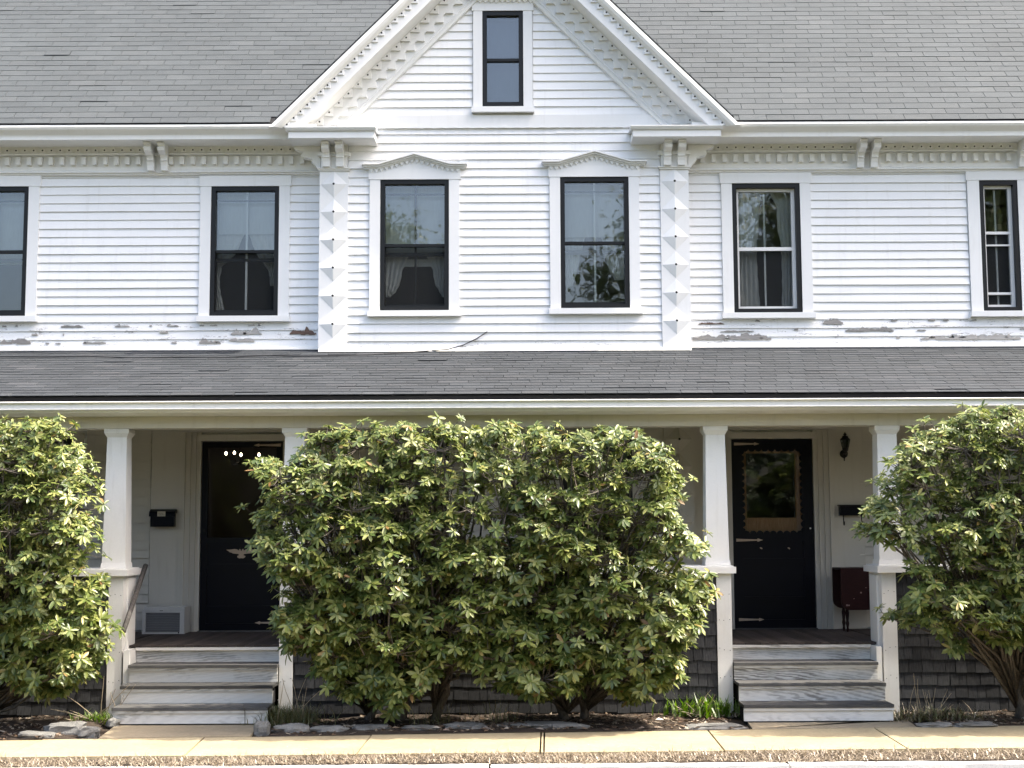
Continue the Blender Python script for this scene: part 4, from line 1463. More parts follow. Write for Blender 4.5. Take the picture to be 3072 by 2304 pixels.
def shade(k, vbot, label, mat=SH):
    x0, x1, z0, z1 = WR[k]
    y = PL[k] + .135
    zb = Z(vbot, y)
    o = MB().box(x0 + .03, x1 - .03, y, y + .004, zb, z1 + .03)
    o.box(x0 + .03, x1 - .03, y - .004, y + .008, zb - .02, zb)
    tag(o.build('roller_shade', mat), label, 'shade')


shade('A', 782, 'white roller shade half drawn in the window at the left edge')
shade('B', 695, 'white roller shade drawn partway in the left wing window')
shade('C', 757, 'white roller shade in the window under the left pediment')
shade('D', 708, 'white roller shade in the window under the right pediment')
shade('G', 322, 'grey shade filling the narrow attic window', SHD)


def curtain(k, outline, label, y=.165, mat=None):
    """a hanging sheet: list of (v, u_left, u_right) rows, folded in waves"""
    Y = PL[k] + y
    mb = MB()
    n = 15
    rows = []
    for j in range(len(outline) * 4 - 3):
        i, f = divmod(j, 4)
        a = outline[i]
        b = outline[min(i + 1, len(outline) - 1)]
        rows.append([a[q] + (b[q] - a[q]) * f / 4 for q in range(3)])
    for j, (v, ul, ur) in enumerate(rows):
        for i in range(n + 1):
            u = ul + (ur - ul) * i / n
            u += 1.2 * math.sin(j * 1.9 + i)
            x, z = at(u, v, Y)
            mb.v.append((x, Y + .022 * math.sin(i * 1.7 + j * .13) * (.4 + .6 * j / len(rows)), z))
    for j in range(len(rows) - 1):
        for i in range(n):
            b0 = j * (n + 1) + i
            mb.f.append((b0, b0 + 1, b0 + n + 2, b0 + n + 1))
            mb.m.append(0)
    tag(mb.build('curtain', mat or CU_, None, True), label, 'curtain')


curtain('B', [(700, 640, 735), (765, 640, 705), (800, 640, 665), (840, 640, 658), (870, 640, 660), (905, 640, 668), (930, 640, 674)], 'left curtain gathered back in the left wing window')
curtain('B', [(700, 745, 828), (765, 770, 828), (790, 790, 828), (815, 806, 828), (858, 810, 824)], 'right ruffled curtain in the left wing window')
curtain('C', [(770, 1152, 1225), (810, 1152, 1208), (850, 1152, 1200), (875, 1154, 1188), (892, 1158, 1170)], 'left ruffled curtain in the window under the left pediment')
curtain('C', [(770, 1280, 1334), (810, 1298, 1334), (850, 1304, 1334), (875, 1318, 1334), (892, 1328, 1334)], 'right ruffled curtain in the window under the left pediment')
curtain('D', [(700, 1695, 1760), (760, 1695, 1742), (810, 1696, 1733), (845, 1697, 1722), (878, 1698, 1704)], 'left pale curtain in the window under the right pediment')
curtain('D', [(700, 1800, 1872), (770, 1815, 1874), (810, 1828, 1875), (840, 1845, 1876)], 'right pale curtain in the window under the right pediment')
curtain('E', [(560, 2215, 2292), (620, 2215, 2278), (680, 2216, 2277), (740, 2217, 2270), (800, 2218, 2272), (860, 2219, 2276), (925, 2220, 2280)], 'left long curtain behind the white-sashed window')
curtain('E', [(560, 2300, 2378), (620, 2330, 2380), (680, 2332, 2381), (740, 2344, 2382), (800, 2346, 2383), (860, 2347, 2384), (925, 2345, 2385)], 'right long curtain behind the white-sashed window')
# valance in window C
tag(MB().box(WR['C'][0] + .05, WR['C'][1] - .05, YB + .17, YB + .18, Z(790, YB), Z(768, YB)).build('curtain_valance', CU_), 'narrow valance across the window under the left pediment', 'valance')

# the loose cable lying on the porch roof and up the bay wall
pts = []
for (u, v) in ((-60, 1075), (0, 1076), (120, 1077), (260, 1075), (400, 1079), (540, 1077), (680, 1078), (790, 1072), (900, 1074), (1000, 1073), (1110, 1070), (1200, 1065), (1290, 1058)):
    lo, hi = -2.2, 0.0
    for _ in range(40):                      # where this pixel meets the porch roof
        m_ = (lo + hi) / 2
        if at(u, v, m_)[1] > zroof(m_):
            lo = m_
        else:
            hi = m_
    pts.append((at(u, v, lo)[0], lo, zroof(lo) + .022))
for (u, v) in ((1345, 1050), (1390, 1035), (1430, 1016), (1462, 995)):
    a = at(u, v, YB - .035)
    pts.append((a[0], YB - .035 - (.06 if u < 1350 else 0), a[1]))
tag(MB().tube(pts, .006, 6).build('cable', mk_plain('cable_rubber', (.02, .02, .022), .5, .4), None, True), 'thin black cable trailing over the porch roof to the bay wall', 'cable')

# ================================================================ the ground
def sheet(name, P, z, mat, thick=.05, parent=None, **kw):
    n = len(P)
    mb = MB().add([(p[0], p[1], z) for p in P] + [(p[0], p[1], z - thick) for p in P], [tuple(range(n))] + [(i, i + n, (i + 1) % n + n, (i + 1) % n) for i in range(n)])
    a = sum(P[i][0] * P[(i + 1) % n][1] - P[(i + 1) % n][0] * P[i][1] for i in range(n))
    if a < 0:
        mb.f = [f[::-1] for f in mb.f]
    return mb.build(name, mat, parent, **kw)


sheet('ground', [(-400, -400), (400, -400), (400, 400), (-400, 400)], -.25, M['lawn'], .1, kind='structure')
bk0, bk1 = Vector(gx(127, 2219)), Vector(gx(2622, 2184))
fr0, fr1 = Vector(gx(0, 2272)), Vector(gx(2724, 2247))
yb_ = lambda x: bk0.y + (bk1.y - bk0.y) * (x - bk0.x) / (bk1.x - bk0.x)
yf_ = lambda x: fr0.y + (fr1.y - fr0.y) * (x - fr0.x) / (fr1.x - fr0.x)
ZK = -.025
kb0, kb1 = Vector(gx(820, 2296, ZK)), Vector(gx(3072, 2281, ZK))
yk_ = lambda x: kb0.y + (kb1.y - kb0.y) * (x - kb0.x) / (kb1.x - kb0.x)
sheet('road', [(-60, yk_(-60) - .1), (60, yk_(60) - .1), (60, -13.5), (-60, -13.5)], -.15, M['asphalt'], .08, kind='structure')

sw = sheet('sidewalk', [(-14, yb_(-14) - .02), (14, yb_(14) - .02), (14, yf_(14) + .02), (-14, yf_(-14) + .02)], -.03, M['soil'], .15, kind='structure')
J = [(gx(127, 2219), gx(0, 2272)), (gx(623, 2205), gx(552, 2268)), (gx(1119, 2198), gx(1077, 2251)), (gx(1622, 2190), gx(1620, 2252)), (gx(1632, 2190), gx(1631, 2252)), (gx(2124, 2191), gx(2166, 2244)), (gx(2622, 2184), gx(2724, 2247))]
jx = [((a[0] + b[0]) / 2, (b[0] - a[0]) * .5) for a, b in J]
jx = [(jx[0][0] - 1.42 * k, 0) for k in (4, 3, 2, 1)] + jx + [(jx[-1][0] + 1.42 * k, 0) for k in (1, 2, 3, 4)]
for (a, da), (b, db) in zip(jx, jx[1:]):
    g_ = .007
    P = [(a - da + g_, yb_(a)), (b - db - g_, yb_(b)), (b + db - g_, yf_(b)), (a + da + g_, yf_(a))]
    z = random.uniform(-.003, .003)
    sheet('slab', P, z, M['concrete'], .06, sw)

kx = [gx(u, 2288, ZK)[0] for u in (1470, 2362)]
kerb_x = [kx[0] - 2.35 * k for k in (4, 3, 2, 1)] + kx + [kx[1] + 2.35 * k for k in (1, 2, 3)]
kerb = sheet('kerb', [(-14, yk_(-14) - .02), (14, yk_(14) - .02), (14, yk_(14) - .1), (-14, yk_(-14) - .1)], ZK - .05, M['soil'], .15, kind='structure')
for a, b in zip(kerb_x, kerb_x[1:]):
    mb = MB()
    n = 14
    top, fro = [], []
    for i in range(n + 1):
        x = a + .008 + (b - a - .016) * i / n
        y = yk_(x)
        w = .15 + random.uniform(-.008, .008)
        mb.v += [(x, y, ZK + random.uniform(-.004, .004)), (x, y - w, ZK + random.uniform(-.006, .004)), (x, y - w - random.uniform(.0, .012), -.2), (x, y, -.2)]
    for i in range(n):
        p = i * 4
        for q in range(3):
            mb.f.append((p + q, p + q + 1, p + q + 5, p + q + 4))
            mb.m.append(0)
    mb.f += [(0, 3, 2, 1), (n * 4, n * 4 + 1, n * 4 + 2, n * 4 + 3)]
    mb.m += [0, 0]
    mb.f = [f[::-1] for f in mb.f]
    mb.build('kerbstone', M['granite'], kerb)

# verge soil under the dry grass
sheet('verge', [(-14, yf_(-14) - .005), (14, yf_(14) - .005), (14, yk_(14) + .002), (-14, yk_(-14) + .002)], -.022, M['soil'], .15, kind='structure')

# front walks
W1 = [gx(u, v, .004) for u, v in ((384, 2150), (345, 2178), (290, 2218), (745, 2212), (775, 2180), (800, 2140))]
W2 = [gx(u, v, .004) for u, v in ((2215, 2125), (2238, 2160), (2268, 2196), (2760, 2186), (2715, 2155), (2690, 2120))]
for i, Wp in enumerate((W1, W2)):
    xs = [p[0] for p in Wp]
    ybk = -2.45
    P = [(Wp[0][0], ybk)] + [(p[0], max(p[1], yb_(p[0]) + .002) if j in (1, 4) else p[1]) for j, p in enumerate(Wp)][1:-1] + [(Wp[-1][0], ybk)]
    P = [(x, max(y, yb_(x) + .004)) for x, y in P]
    sheet('front_walk', P, .006, M['walk'], .06, kind='structure')

# garden soil: a bumpy sheet
mb = MB()
nx_, ny_ = 150, 16
for j in range(ny_ + 1):
    for i in range(nx_ + 1):
        x = -9 + 18 * i / nx_
        y1 = yb_(x) + .01
        y = -1.7 + (y1 + 1.7) * j / ny_
        f = j / ny_
        h = .045 * noise.noise((x * 1.7, y * 2.1, .3)) + .018 * noise.noise((x * 7, y * 7, 2.2)) + .006
        h *= min(1, (1 - f) * 4 + .25)
        inw = any(min(p[0] for p in W_) - .12 < x < max(p[0] for p in W_) + .12 for W_ in (W1, W2))
        if inw:
            h = -.02 + .004 * noise.noise((x * 9, y * 9, 4))
        mb.v.append((x, y, h))
for j in range(ny_):
    for i in range(nx_):
        p = j * (nx_ + 1) + i
        mb.f.append((p, p + nx_ + 1, p + nx_ + 2, p + 1))
        mb.m.append(0)
mb.build('garden_soil', M['soil'], None, True, kind='structure')


# ---------------------------------------------------------------- blades, litter
def blades(mb, n, pos, length, width, lean, bend=.5, az=None):
    for _ in range(n):
        x, y, z = pos()
        L, w = length(), width * random.uniform(.7, 1.3)
        a = random.uniform(0, 2 * math.pi) if az is None else az(x, y)
        t = lean()
        d = Vector((math.cos(a) * math.sin(t), math.sin(a) * math.sin(t), math.cos(t)))
        s_ = Vector((-math.sin(a), math.cos(a), 0)) * w
        p0 = Vector((x, y, z))
        p1 = p0 + d * L * .5
        d2 = (d + Vector((math.cos(a), math.sin(a), -.6)) * bend).normalized()
        p2 = p1 + d2 * L * .5
        if p2.z < z + .002:
            p2.z = z + .002
        b = len(mb.v)
        mb.v += [tuple(p0 - s_), tuple(p0 + s_), tuple(p1 + s_ * .8), tuple(p1 - s_ * .8), tuple(p2)]
        mb.f += [(b, b + 1, b + 2, b + 3), (b + 3, b + 2, b + 4)]
        mb.m += [0, 0]
    return mb


def vpos():
    x = random.uniform(-6.6, 6.6)
    f = random.random()
    y = yf_(x) + .02 + .07 * noise.noise((x * 1.1, 0, 9)) + .03 * noise.noise((x * 5, 0, 2)) - f * (yf_(x) - yk_(x) + .06)
    if noise.noise((x * 2.3, y * 3.0, 12)) < -.28 and random.random() < .75:
        x += random.uniform(-.3, .3)
    if x < -1.9 and random.random() < .45:        # grass has grown over the kerb at the left
        y -= random.uniform(0, .2)
    return x, y, -.018 + .02 * max(0, noise.noise((x * 1.3, y * 2, 5)))


vg = blades(MB(), 19000, vpos, lambda: random.uniform(.025, .075), .0035, lambda: random.uniform(.7, 1.5), .5)
blades(vg, 3000, vpos, lambda: random.uniform(.03, .09), .002, lambda: abs(random.gauss(.55, .5)), .4)
blades(vg, 260, lambda: (lambda x: (x, yf_(x) + abs(random.gauss(0, .25)), .004))(random.uniform(-5.5, 5.5)), lambda: random.uniform(.02, .06), .0025, lambda: random.uniform(1.3, 1.55), .1)
tag(vg.build('dry_grass', M['dry'], kind='stuff'), 'dry straw-coloured grass on the verge between sidewalk and kerb', 'grass')


def clump(name, label, cat, u, v, w, d, items, group=None):
    x, y = gx(u, v, .0)
    o = thing(name, label, cat, (x, y, 0), group)
    for (nm, mat, n, L, wd, lean, bend, stuff) in items:
        m_ = blades(MB(), n, lambda: (x + random.gauss(0, w * .42), y + random.gauss(0, d * .42), .0 + random.uniform(0, .01)), lambda: random.uniform(*L), wd, lambda: abs(random.gauss(*lean)), bend)
        m_.build(nm, M[mat], o, kind='stuff')
    return o


clump('daylily_plant', 'bright green clump of strappy leaves beside the right steps', 'plant', 2125, 2146, .50, .2, [('leaves', 'blade', 330, (.12, .27), .009, (0, .5), .55, 1), ('dead_leaves', 'litter', 260, (.05, .15), .007, (1.2, .3), .3, 1)])
clump('daylily_plant', 'small green clump with dead stems at the foot of the left pier', 'plant', 292, 2172, .26, .12, [('leaves', 'blade', 130, (.07, .17), .007, (0, .5), .5, 1), ('dead_leaves', 'litter', 220, (.05, .13), .007, (1.2, .3), .3, 1)])
clump('grass_clump', 'dull brown-green grass mound at the right foot of the left steps', 'grass', 862, 2172, .36, .18, [('blades', 'moss', 1000, (.09, .24), .0035, (.3, .5), .5, 1), ('dead_blades', 'dry', 90, (.06, .2), .003, (.9, .4), .4, 1)])
clump('grass_clump', 'straw mound of dead stalks right of the right steps', 'grass', 2800, 2160, .5, .2, [('blades', 'moss', 700, (.06, .17), .0035, (.6, .5), .5, 1), ('dead_blades', 'dry', 560, (.08, .2), .0045, (1.1, .35), .3, 1)])
clump('weed_tuft', 'thin green weeds under the middle bush, left tuft', 'weed', 1300, 2175, .28, .06, [('blades', 'moss', 34, (.12, .26), .003, (.2, .25), .3, 1)])
clump('weed_tuft', 'thin green weeds under the middle bush, right tuft', 'weed', 1500, 2172, .26, .06, [('blades', 'moss', 40, (.12, .30), .003, (.2, .25), .3, 1)])


def dead(o, u, v, n, spread, L, r=.004):
    x, y = gx(u, v, 0)
    for _ in range(n):
        a = random.uniform(-spread, spread)
        l_ = random.uniform(*L)
        p = Vector((x + random.gauss(0, .09), y + random.gauss(0, .04), .01))
        d = Vector((math.sin(a), random.uniform(-.4, .1), math.cos(a))).normalized()
        b = Vector((random.gauss(0, .25), random.gauss(0, .1), -.2))
        q = [p + d * l_ * t + b * l_ * .35 * t * t for t in (0, .35, .7, 1)]
        MB().tube(q, [r, r * .9, r * .8, r * .5], 5).build('dead_stem', M['twig'], o)


for o in [q for q in COL.objects if q.get('category') == 'plant']:
    if o.location.x < 0:
        dead(o, 300, 2170, 12, 1.25, (.22, .5), .0045)
    else:
        dead(o, 2100, 2152, 7, 1.4, (.2, .38), .0045)
for o in [q for q in COL.objects if q.name.startswith('grass_clump')]:
    if o.location.x > 0:
        dead(o, 2780, 2160, 11, .6, (.25, .5), .0035)
    else:
        dead(o, 900, 2172, 7, .7, (.25, .55), .0035)


def lpos(x0, x1):
    def f():
        x = random.uniform(x0, x1)
        y = random.uniform(yb_(x) + .03, -2.1)
        return x, y, .035
    return f


lt = MB()
for _ in range(2600):
    x = random.choice((random.uniform(-5.6, -3.9), random.uniform(-2.1, 2.0), random.uniform(-2.1, 2.0), random.uniform(3.75, 5.6)))
    y = random.uniform(yb_(x) + .02, -2.15)
    z = .045 * noise.noise((x * 1.7, y * 2.1, .3)) + .018 * noise.noise((x * 7, y * 7, 2.2)) + .012
    a, l_, w_ = random.uniform(0, 6.28), random.uniform(.015, .05), random.uniform(.005, .014)
    dx, dy = math.cos(a), math.sin(a)
    t1, t2 = random.uniform(0, .02), random.uniform(0, .02)
    lt.add([(x - dx * l_, y - dy * l_, z), (x + dy * w_, y - dx * w_, z + t1), (x + dx * l_, y + dy * l_, z + t2), (x - dy * w_, y + dx * w_, z + .004)], [(0, 1, 2, 3)])
tag(lt.build('leaf_litter', M['litter'], kind='stuff'), 'brown leaf litter scattered on the garden soil', 'leaf litter')


# ---------------------------------------------------------------- edging stones
def stone(u0, v0, u1, v1, label, flat=False, seed=0):
    x, y = gx((u0 + u1) / 2, v1, .0)
    D = y - CAM.y
    w, h = (u1 - u0) * D / F, (v1 - v0) * D / F
    dep = min(.32, max(.10, w * .5))
    y += dep / 2
    rs = random.Random(seed)
    mb = MB()
    nu, nv = 18, 9
    for j in range(nv + 1):
        ph = math.pi * j / nv - math.pi / 2
        for i in range(nu):
            th = 2 * math.pi * i / nu
            cx, cyy, cz = math.cos(ph) * math.cos(th), math.cos(ph) * math.sin(th), math.sin(ph)
            e = .72
            f = lambda q: math.copysign(abs(q) ** e, q)
            k = 1 + .30 * noise.noise((cx * 1.3 + seed * 7, cyy * 1.3, cz * 1.3)) + .20 * noise.noise((cx * 3.4 + seed * 3, cyy * 3.4, cz * 3.4))
            mb.v.append((x + f(cx) * w / 2 * k, y + f(cyy) * dep / 2 * k, max(-.03, h * .30 + f(cz) * h * .6 * k)))
    for j in range(nv):
        for i in range(nu):
            i2 = (i + 1) % nu
            mb.f.append((j * nu + i, j * nu + i2, (j + 1) * nu + i2, (j + 1) * nu + i))
            mb.m.append(0)
    tag(mb.build('edging_stone', M['stone']), label, 'stone', 'rough stones edging the garden bed')


stone(124, 2168, 262, 2206, 'large pale boulder left of the left walk, biggest of the stones', seed=1)
stone(228, 2180, 296, 2212, 'blunt stone leaning against the right end of the large boulder', seed=2)
stone(45, 2196, 156, 2217, 'low pale stone at the sidewalk, in front of the large boulder', seed=3)
stone(318, 2154, 354, 2182, 'small rounded stone at the left edge of the left walk', seed=4)
stone(757, 2162, 808, 2202, 'upright angular stone at the right edge of the left walk', seed=5)
stone(815, 2174, 925, 2200, 'flat grey stone right of the upright angular stone', seed=6)
stone(925, 2178, 1035, 2198, 'low flat stone second right of the upright angular stone', seed=7)
stone(1047, 2178, 1172, 2195, 'flat stone at the sidewalk under the left part of the middle bush', seed=8)
stone(1200, 2180, 1310, 2194, 'thin flat stone left of the square-ended one under the middle bush', seed=9)
stone(1328, 2171, 1462, 2191, 'square-ended flat stone under the centre of the middle bush', seed=10)
stone(1494, 2172, 1750, 2191, 'longest low stone, under the centre of the middle bush', seed=11)
stone(2060, 2177, 2240, 2190, 'thin pale stone below the bright green clump', seed=12)
stone(2755, 2172, 2870, 2184, 'low stone at the right edge of the right walk', seed=13)
stone(2875, 2170, 3000, 2184, 'low stone at the right, second from the right walk', seed=14)


# ---------------------------------------------------------------- rhododendrons
def leaf_template(nst=4):
    ts, hw = [0, .32, .72, 1.0], [.03, .15, .168, .015]
    v = []
    for t, w in zip(ts, hw):
        droop = -.16 * t * t
        v += [(t, -w, droop + .10 * w), (t, 0, droop - .03), (t, w, droop + .10 * w)]
    f = []
    for i in range(3):
        p = i * 3
        f += [(p, p + 3, p + 4, p + 1), (p + 1, p + 4, p + 5, p + 2)]
    return np.array(v), f


LT, LF = leaf_template()


def leafmesh():
    me = bpy.data.meshes.new('leaf')
    me.from_pydata([tuple(p) for p in LT], [], LF)
    me.polygons.foreach_set('use_smooth', [True] * len(LF))
    me.materials.append(M['leaf'])
    return me


LEAF = leafmesh()


def inpoly(x, z, P):
    c = False
    n = len(P)
    for i in range(n):
        a, b = P[i], P[(i + 1) % n]
        if (a[1] > z) != (b[1] > z) and x < (b[0] - a[0]) * (z - a[1]) / (b[1] - a[1]) + a[0]:
            c = not c
    return c


def edged(x, z, P):
    d = 9
    n = len(P)
    for i in range(n):
        ax, az = P[i]
        bx, bz = P[(i + 1) % n]
        L2 = (bx - ax) ** 2 + (bz - az) ** 2 + 1e-9
        t = max(0, min(1, ((x - ax) * (bx - ax) + (z - az) * (bz - az)) / L2))
        d = min(d, math.hypot(x - ax - t * (bx - ax), z - az - t * (bz - az)))
    return d


def bush(label, outline, bases, nclump, nros, seed, yc=-3.10, thick=.52, vis=(-4.6, 4.6)):
    R = random.Random(seed)
    low_ = lambda v: v + ((v - 1380) * .22 + 10 if v > 1380 else 0)
    P = [at(u * 1.3888, low_(v) * 1.3888, yc) for u, v in outline]
    xs, zs = [p[0] for p in P], [p[1] for p in P]
    bp = [gx(u * 1.3888, v * 1.3888, 0) for u, v in bases]
    bp = [(x, max(min(y, -2.35), -3.0)) for x, y in bp]
    root = thing('rhododendron_bush', label, 'bush', (sum(b[0] for b in bp) / len(bp), -2.7, 0))
    # clumps
    C = []
    tries = 0
    nedge = int(nclump * .16)
    while len(C) < nclump + nedge and tries < 90000:
        tries += 1
        x, z = R.uniform(min(xs), max(xs)), R.uniform(min(zs), max(zs))
        if not inpoly(x, z, P):
            continue
        e = edged(x, z, P)
        if e < .045 or (len(C) >= nclump and e > .17):
            continue
        T_ = thick * min(1.0, .5 + e / .5)
        sm = min(1, max(0, (z - .3) / 1.7))
        y = -2.70 - .48 * sm * sm * (3 - 2 * sm) - T_ * R.choice((R.uniform(.35, 1.0), R.uniform(.2, 1.0), R.uniform(-.9, .4)))
        y = min(y, -2.36)
        mind = min([math.sqrt((x - c[0]) ** 2 + (z - c[2]) ** 2 + .8 * (y - c[1]) ** 2) for c in C] or [9])
        if mind < .138:
            continue
        C.append((x, y, z, min(R.uniform(.15, .27), e + .06)))
    ros = []
    cxm, czm = sum(xs) / len(xs), sum(zs) / len(zs)
    for (x, y, z, r) in C:
        for _ in range(nros):
            for _t in range(6):
                n = Vector((R.gauss(0, 1), R.gauss(-.4, .9), R.gauss(.55, .7))).normalized()
                rr = r * R.uniform(.7, 1.08)
                q = Vector((x + n.x * rr * 1.15, y + n.y * rr, z + n.z * rr * .72))
                if R.random() < .06:
                    q += Vector((n.x * .07, n.y * .05, R.uniform(.02, .11)))
                    if -3.74 < q.y < -2.28:
                        break
                if -3.72 < q.y < -2.28 and inpoly(q.x, q.z - .02, P):
                    break
            else:
                continue
            ax = (n * .75 + Vector((0, -.25, .8)) + Vector((R.gauss(0, .2), R.gauss(0, .2), R.gauss(0, .15)))).normalized()
            ros.append((q, ax, (x, y, z)))
    pos, mats, buds = [], [], MB()
    for (q, ax, _) in ros:
        nl = R.randint(7, 10)
        b = ax.cross(Vector((.3, .5, .8))).normalized()
        c = ax.cross(b)
        hz_ = min(1, max(0, (q.z - .5) / 1.9))
        base_L = R.uniform(.072, .118) * (1 - .22 * hz_)
        ph0 = R.uniform(0, 6.28)
        droop = R.choice((R.uniform(.0, .25), R.uniform(.0, .25), R.uniform(.2, .6)))
        for i in range(nl):
            ph = ph0 + i * 2.399
            th = math.radians(R.uniform(52, 76) + 34 * i / nl)
            d = ax * math.cos(th) + (b * math.cos(ph) + c * math.sin(ph)) * math.sin(th)
            d = (d + Vector((0, 0, -droop))).normalized()
            nn = (ax - d * ax.dot(d))
            nn = nn.normalized() if nn.length > .05 else b
            yy = nn.cross(d)
            L = base_L * R.uniform(.75, 1.1)
            wf = R.uniform(.85, 1.15)
            mats.append(np.array([[d.x * L, yy.x * L * wf, nn.x * L], [d.y * L, yy.y * L * wf, nn.y * L], [d.z * L, yy.z * L * wf, nn.z * L]]))
            pos.append((q.x, q.y, q.z))
        if R.random() < .7:
            e = q + ax * .03
            buds.tube([q, q + ax * .012, e], [.003, .006, .0012], 5)
    pos, mats = np.array(pos), np.array(mats)
    order = np.argsort(pos[:, 1] - .35 * pos[:, 2] * 0 + np.where((pos[:, 0] > vis[0]) & (pos[:, 0] < vis[1]), 0, 9))
    solo, rest = order[:300], order[300:]
    for i in solo:
        m = mats[i]
        m4 = Matrix(((m[0][0], m[0][1], m[0][2], pos[i][0]), (m[1][0], m[1][1], m[1][2], pos[i][1]), (m[2][0], m[2][1], m[2][2], pos[i][2]), (0, 0, 0, 1)))
        put(LEAF, 'leaf', root, m4)
    V = np.einsum('nij,kj->nki', mats[rest], LT) + pos[rest][:, None, :] - np.array(WORG[root])
    nv = len(LT)
    me = bpy.data.meshes.new('foliage')
    N = len(rest)
    fc = np.array(LF)
    faces = (fc[None] + (np.arange(N) * nv)[:, None, None]).reshape(-1, 4)
    me.vertices.add(N * nv)
    me.vertices.foreach_set('co', V.reshape(-1))
    me.loops.add(faces.size)
    me.loops.foreach_set('vertex_index', faces.reshape(-1).astype(np.int32))
    me.polygons.add(len(faces))
    me.polygons.foreach_set('loop_start', (np.arange(len(faces)) * 4).astype(np.int32))
    me.polygons.foreach_set('use_smooth', np.ones(len(faces), dtype=bool))
    me.update(calc_edges=True)
    me.validate()
    me.materials.append(M['leaf'])
    o = bpy.data.objects.new('foliage', me)
    COL.objects.link(o)
    o.parent = root
    o['kind'] = 'stuff'
    buds.build('buds', M['bud'], root, True, kind='stuff')
    # trunks and limbs
    for (x, y) in bp:
        tr = MB()
        p0 = Vector((x, y, -.03))
        top = Vector((x + R.uniform(-.25, .25), y + R.uniform(-.2, .1), R.uniform(.5, .75)))
        mid = p0.lerp(top, .5) + Vector((R.uniform(-.08, .08), R.uniform(-.05, .05), 0))
        tr.tube([p0, p0.lerp(mid, .5) + Vector((R.uniform(-.03, .03), 0, 0)), mid, top], [.048, .04, .036, .026], 8)
        tr.build('trunk', M['bark'], root, True)
    lim = MB()
    tw = MB()
    for (x, y, z, r) in C:
        b = min(bp, key=lambda q: abs(q[0] - x) + R.uniform(0, .5))
        p0 = Vector((b[0], b[1], R.uniform(.05, .5)))
        p3 = Vector((x, y, z))
        p1 = p0.lerp(p3, .35) + Vector((R.uniform(-.1, .1), R.uniform(-.1, .1), R.uniform(-.05, .12)))
        p2 = p0.lerp(p3, .7) + Vector((R.uniform(-.1, .1), R.uniform(-.1, .1), R.uniform(-.02, .1)))
        lim.tube([p0, p1, p2, p3], [.017, .013, .010, .006], 5)
    for (q, ax, c) in ros:
        c = Vector(c)
        tw.tube([c, c.lerp(q, .5) + Vector((R.uniform(-.03, .03), R.uniform(-.03, .03), -.02)), q], [.0045, .004, .003], 4)
    lim.build('limbs', M['bark'], root, True, kind='stuff')
    tw.build('twigs', M['bark'], root, True, kind='stuff')
    return len(pos)


OM = [(548, 1100), (566, 1062), (556, 1004), (600, 985), (645, 1012), (662, 964), (700, 944), (740, 930), (800, 922), (860, 920), (905, 926), (960, 926), (1010, 936), (1060, 930), (1120, 912), (1150, 926), (1200, 920), (1240, 940), (1300, 930),
      (1350, 924), (1385, 954), (1415, 940), (1450, 992), (1440, 1034), (1492, 1045), (1478, 1080), (1440, 1092), (1460, 1132), (1510, 1172), (1530, 1212), (1520, 1250), (1538, 1290), (1520, 1330), (1524, 1370), (1490, 1398), (1476, 1440), (1425, 1485),
      (1380, 1505), (1340, 1490), (1290, 1460), (1220, 1485), (1120, 1500), (1085, 1465), (1000, 1440), (930, 1455), (880, 1490), (850, 1515), (820, 1515), (780, 1480), (730, 1490), (690, 1450), (640, 1400), (614, 1425), (594, 1365), (612, 1300), (582, 1240), (562, 1160)]
OLf = [(-330, 940), (-200, 905), (-90, 890), (0, 908), (60, 900), (130, 920), (165, 938), (212, 986), (190, 1012), (200, 1060), (218, 1100), (212, 1140), (242, 1162), (238, 1208), (200, 1240), (232, 1290), (205, 1330), (215, 1360), (203, 1415), (160, 1445), (120, 1470), (85, 1495), (40, 1470), (0, 1440), (-120, 1470), (-250, 1440), (-350, 1300), (-370, 1100)]
OR_ = [(2600, 960), (2480, 900), (2350, 880), (2212, 886), (2150, 882), (2090, 892), (2040, 910), (1990, 940), (1938, 964), (1920, 990), (1874, 1012), (1892, 1050), (1864, 1092), (1874, 1130), (1860, 1160), (1902, 1190), (1932, 1250), (1952, 1290), (1938, 1328), (1962, 1366), (2020, 1364), (2058, 1396), (2045, 1436), (2080, 1446), (2100, 1385), (2150, 1392), (2212, 1400), (2350, 1440), (2500, 1400), (2600, 1250)]
n1 = bush('wide rhododendron between the two flights of steps, tallest in the middle', OM, [(815, 1530), (880, 1535), (950, 1528), (1215, 1525), (1250, 1525)], 310, 16, 5)
n2 = bush('rhododendron cut off by the left edge, left of the left steps', OLf, [(-60, 1540), (40, 1535), (-140, 1545)], 180, 16, 6, yc=-3.10, vis=(-4.55, 4.6))
n3 = bush('rhododendron at the right edge with bare leaning trunks, right of the right steps', OR_, [(2130, 1525), (2190, 1530), (2280, 1530)], 190, 16, 8, yc=-3.10, vis=(-4.6, 4.55))


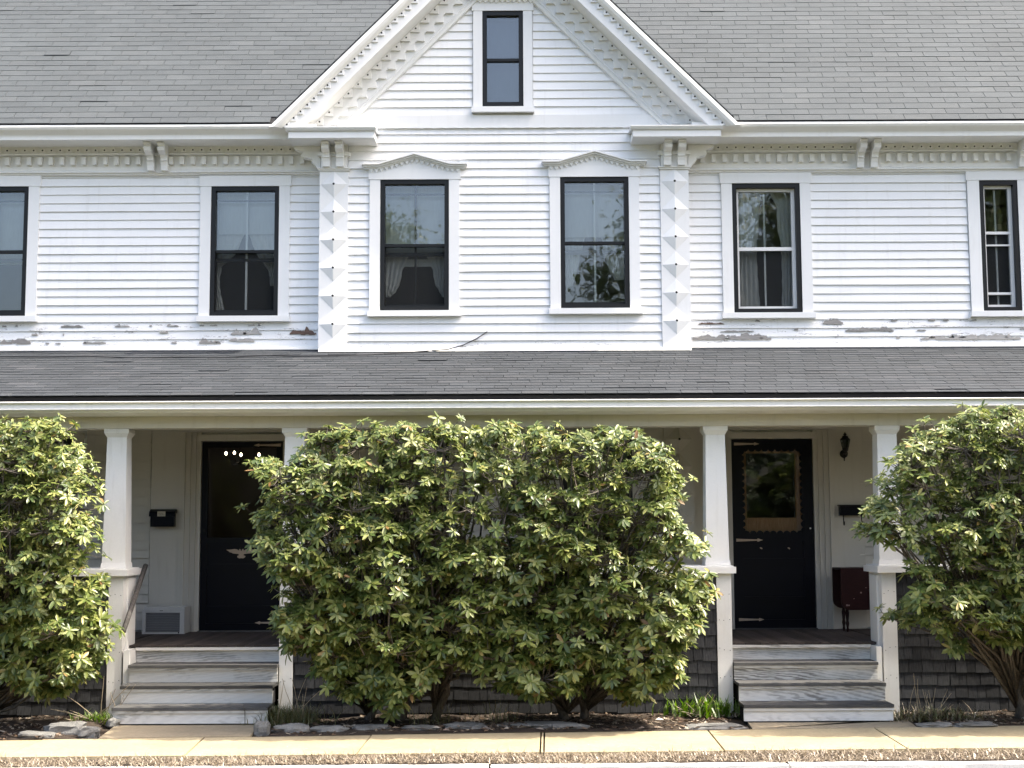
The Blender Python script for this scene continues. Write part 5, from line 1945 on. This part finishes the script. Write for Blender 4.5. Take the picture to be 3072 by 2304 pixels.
# ---------------------------------------------------------------- trees across the street, seen in the upstairs glass
def tree(label, x, y, h, r, n, seed):
    R = random.Random(seed)
    o = thing('street_tree', label, 'tree', (x, y, -.2), 'trees across the street')
    MB().tube([(x, y, -.3), (x + .2, y, h * .3), (x - .1, y, h * .7)], [.28, .2, .08], 8).build('trunk', M['bark'], o, True)
    lb = MB()
    for _ in range(26):
        a, t = R.uniform(0, 6.28), R.uniform(.3, .8)
        lb.tube([(x, y, h * t * .8), (x + math.cos(a) * r * .5, y + math.sin(a) * r * .5, h * (t + .08)), (x + math.cos(a) * r * .9, y + math.sin(a) * r * .9, h * (t + .16))], [.07, .04, .012], 5)
    lb.build('limbs', M['bark'], o, kind='stuff')
    g_ = np.random.default_rng(seed)
    cl = np.stack([g_.normal(0, .45, 40), g_.normal(0, .45, 40), g_.uniform(-.9, 1, 40)], 1)
    c = cl[g_.integers(0, 40, n)]
    k = np.sqrt(np.maximum(.05, 1 - c[:, 2] ** 2 * .7))[:, None]
    p = np.concatenate([(c[:, :2] * k * 1.2 + g_.normal(0, .17, (n, 2))) * r, (h * .62 + (c[:, 2:] + g_.normal(0, .12, (n, 1))) * h * .38)], 1) + np.array([0, 0, .2])
    a = g_.normal(0, 1, (n, 3))
    a /= np.linalg.norm(a, axis=1)[:, None]
    b = np.cross(a, np.array([.2, .6, .7]))
    b /= np.linalg.norm(b, axis=1)[:, None]
    s_ = g_.uniform(.07, .15, (n, 1))
    V = np.stack([p + a * s_, p + b * s_ * .55, p - a * s_, p - b * s_ * .55], 1).reshape(-1, 3)
    me = bpy.data.meshes.new('crown')
    me.from_pydata(V.tolist(), [], np.arange(4 * n).reshape(n, 4).tolist())
    me.materials.append(M['tleaf'])
    cr = bpy.data.objects.new('crown', me)
    COL.objects.link(cr)
    cr.parent = o
    cr['kind'] = 'stuff'


M['tleaf'] = mk_leaf('spring_tree_leaf', [(0.0, (.07, .09, .025)), (.6, (.12, .15, .045)), (1.0, (.20, .21, .08))], .4)
tree('pale spring tree across the street, reflected in the left pedimented window', -4.0, -36, 12.2, 3.8, 34000, 1)
tree('tree across the street, reflected in the right pedimented window', 5.3, -33, 12.0, 2.7, 26000, 2)
tree('tall tree across the street, reflected in the white-sashed window', 11.6, -34, 17.0, 4.6, 60000, 3)
tree('tall tree across the street, reflected in the narrow right window', 18.5, -35, 18.0, 4.8, 60000, 4)

wd_ = MB()  # unseen tree belt, added to keep bright sky out of the door glass
Rw = random.Random(40)
for _ in range(14000):
    x = Rw.uniform(-45, 45)
    top = 5.2 + 1.6 * noise.noise((x * .12, 0, 3)) + .9 * noise.noise((x * .5, 0, 8))
    z = top * (1 - Rw.random() ** 1.3)
    p = Vector((x, -27 - Rw.uniform(0, 2.2) - .8 * noise.noise((x * .3, z * .4, 1)), z))
    a = Vector((Rw.gauss(0, 1), Rw.gauss(0, 1), Rw.gauss(0, 1))).normalized()
    b = a.cross(Vector((.2, .6, .7))).normalized()
    s_ = Rw.uniform(.15, .38)
    wd_.add([p + a * s_, p + b * s_ * .6, p - a * s_, p - b * s_ * .6], [(0, 1, 2, 3)])
tag(wd_.build('added_treeline', mk_leaf('added_treeline_leaf', [(0.0, (.02, .028, .012)), (.7, (.045, .055, .02)), (1.0, (.08, .085, .035))], .15), kind='stuff'), 'unseen dark belt of shrubs and trees added to darken the door glass reflections', 'added_treeline')
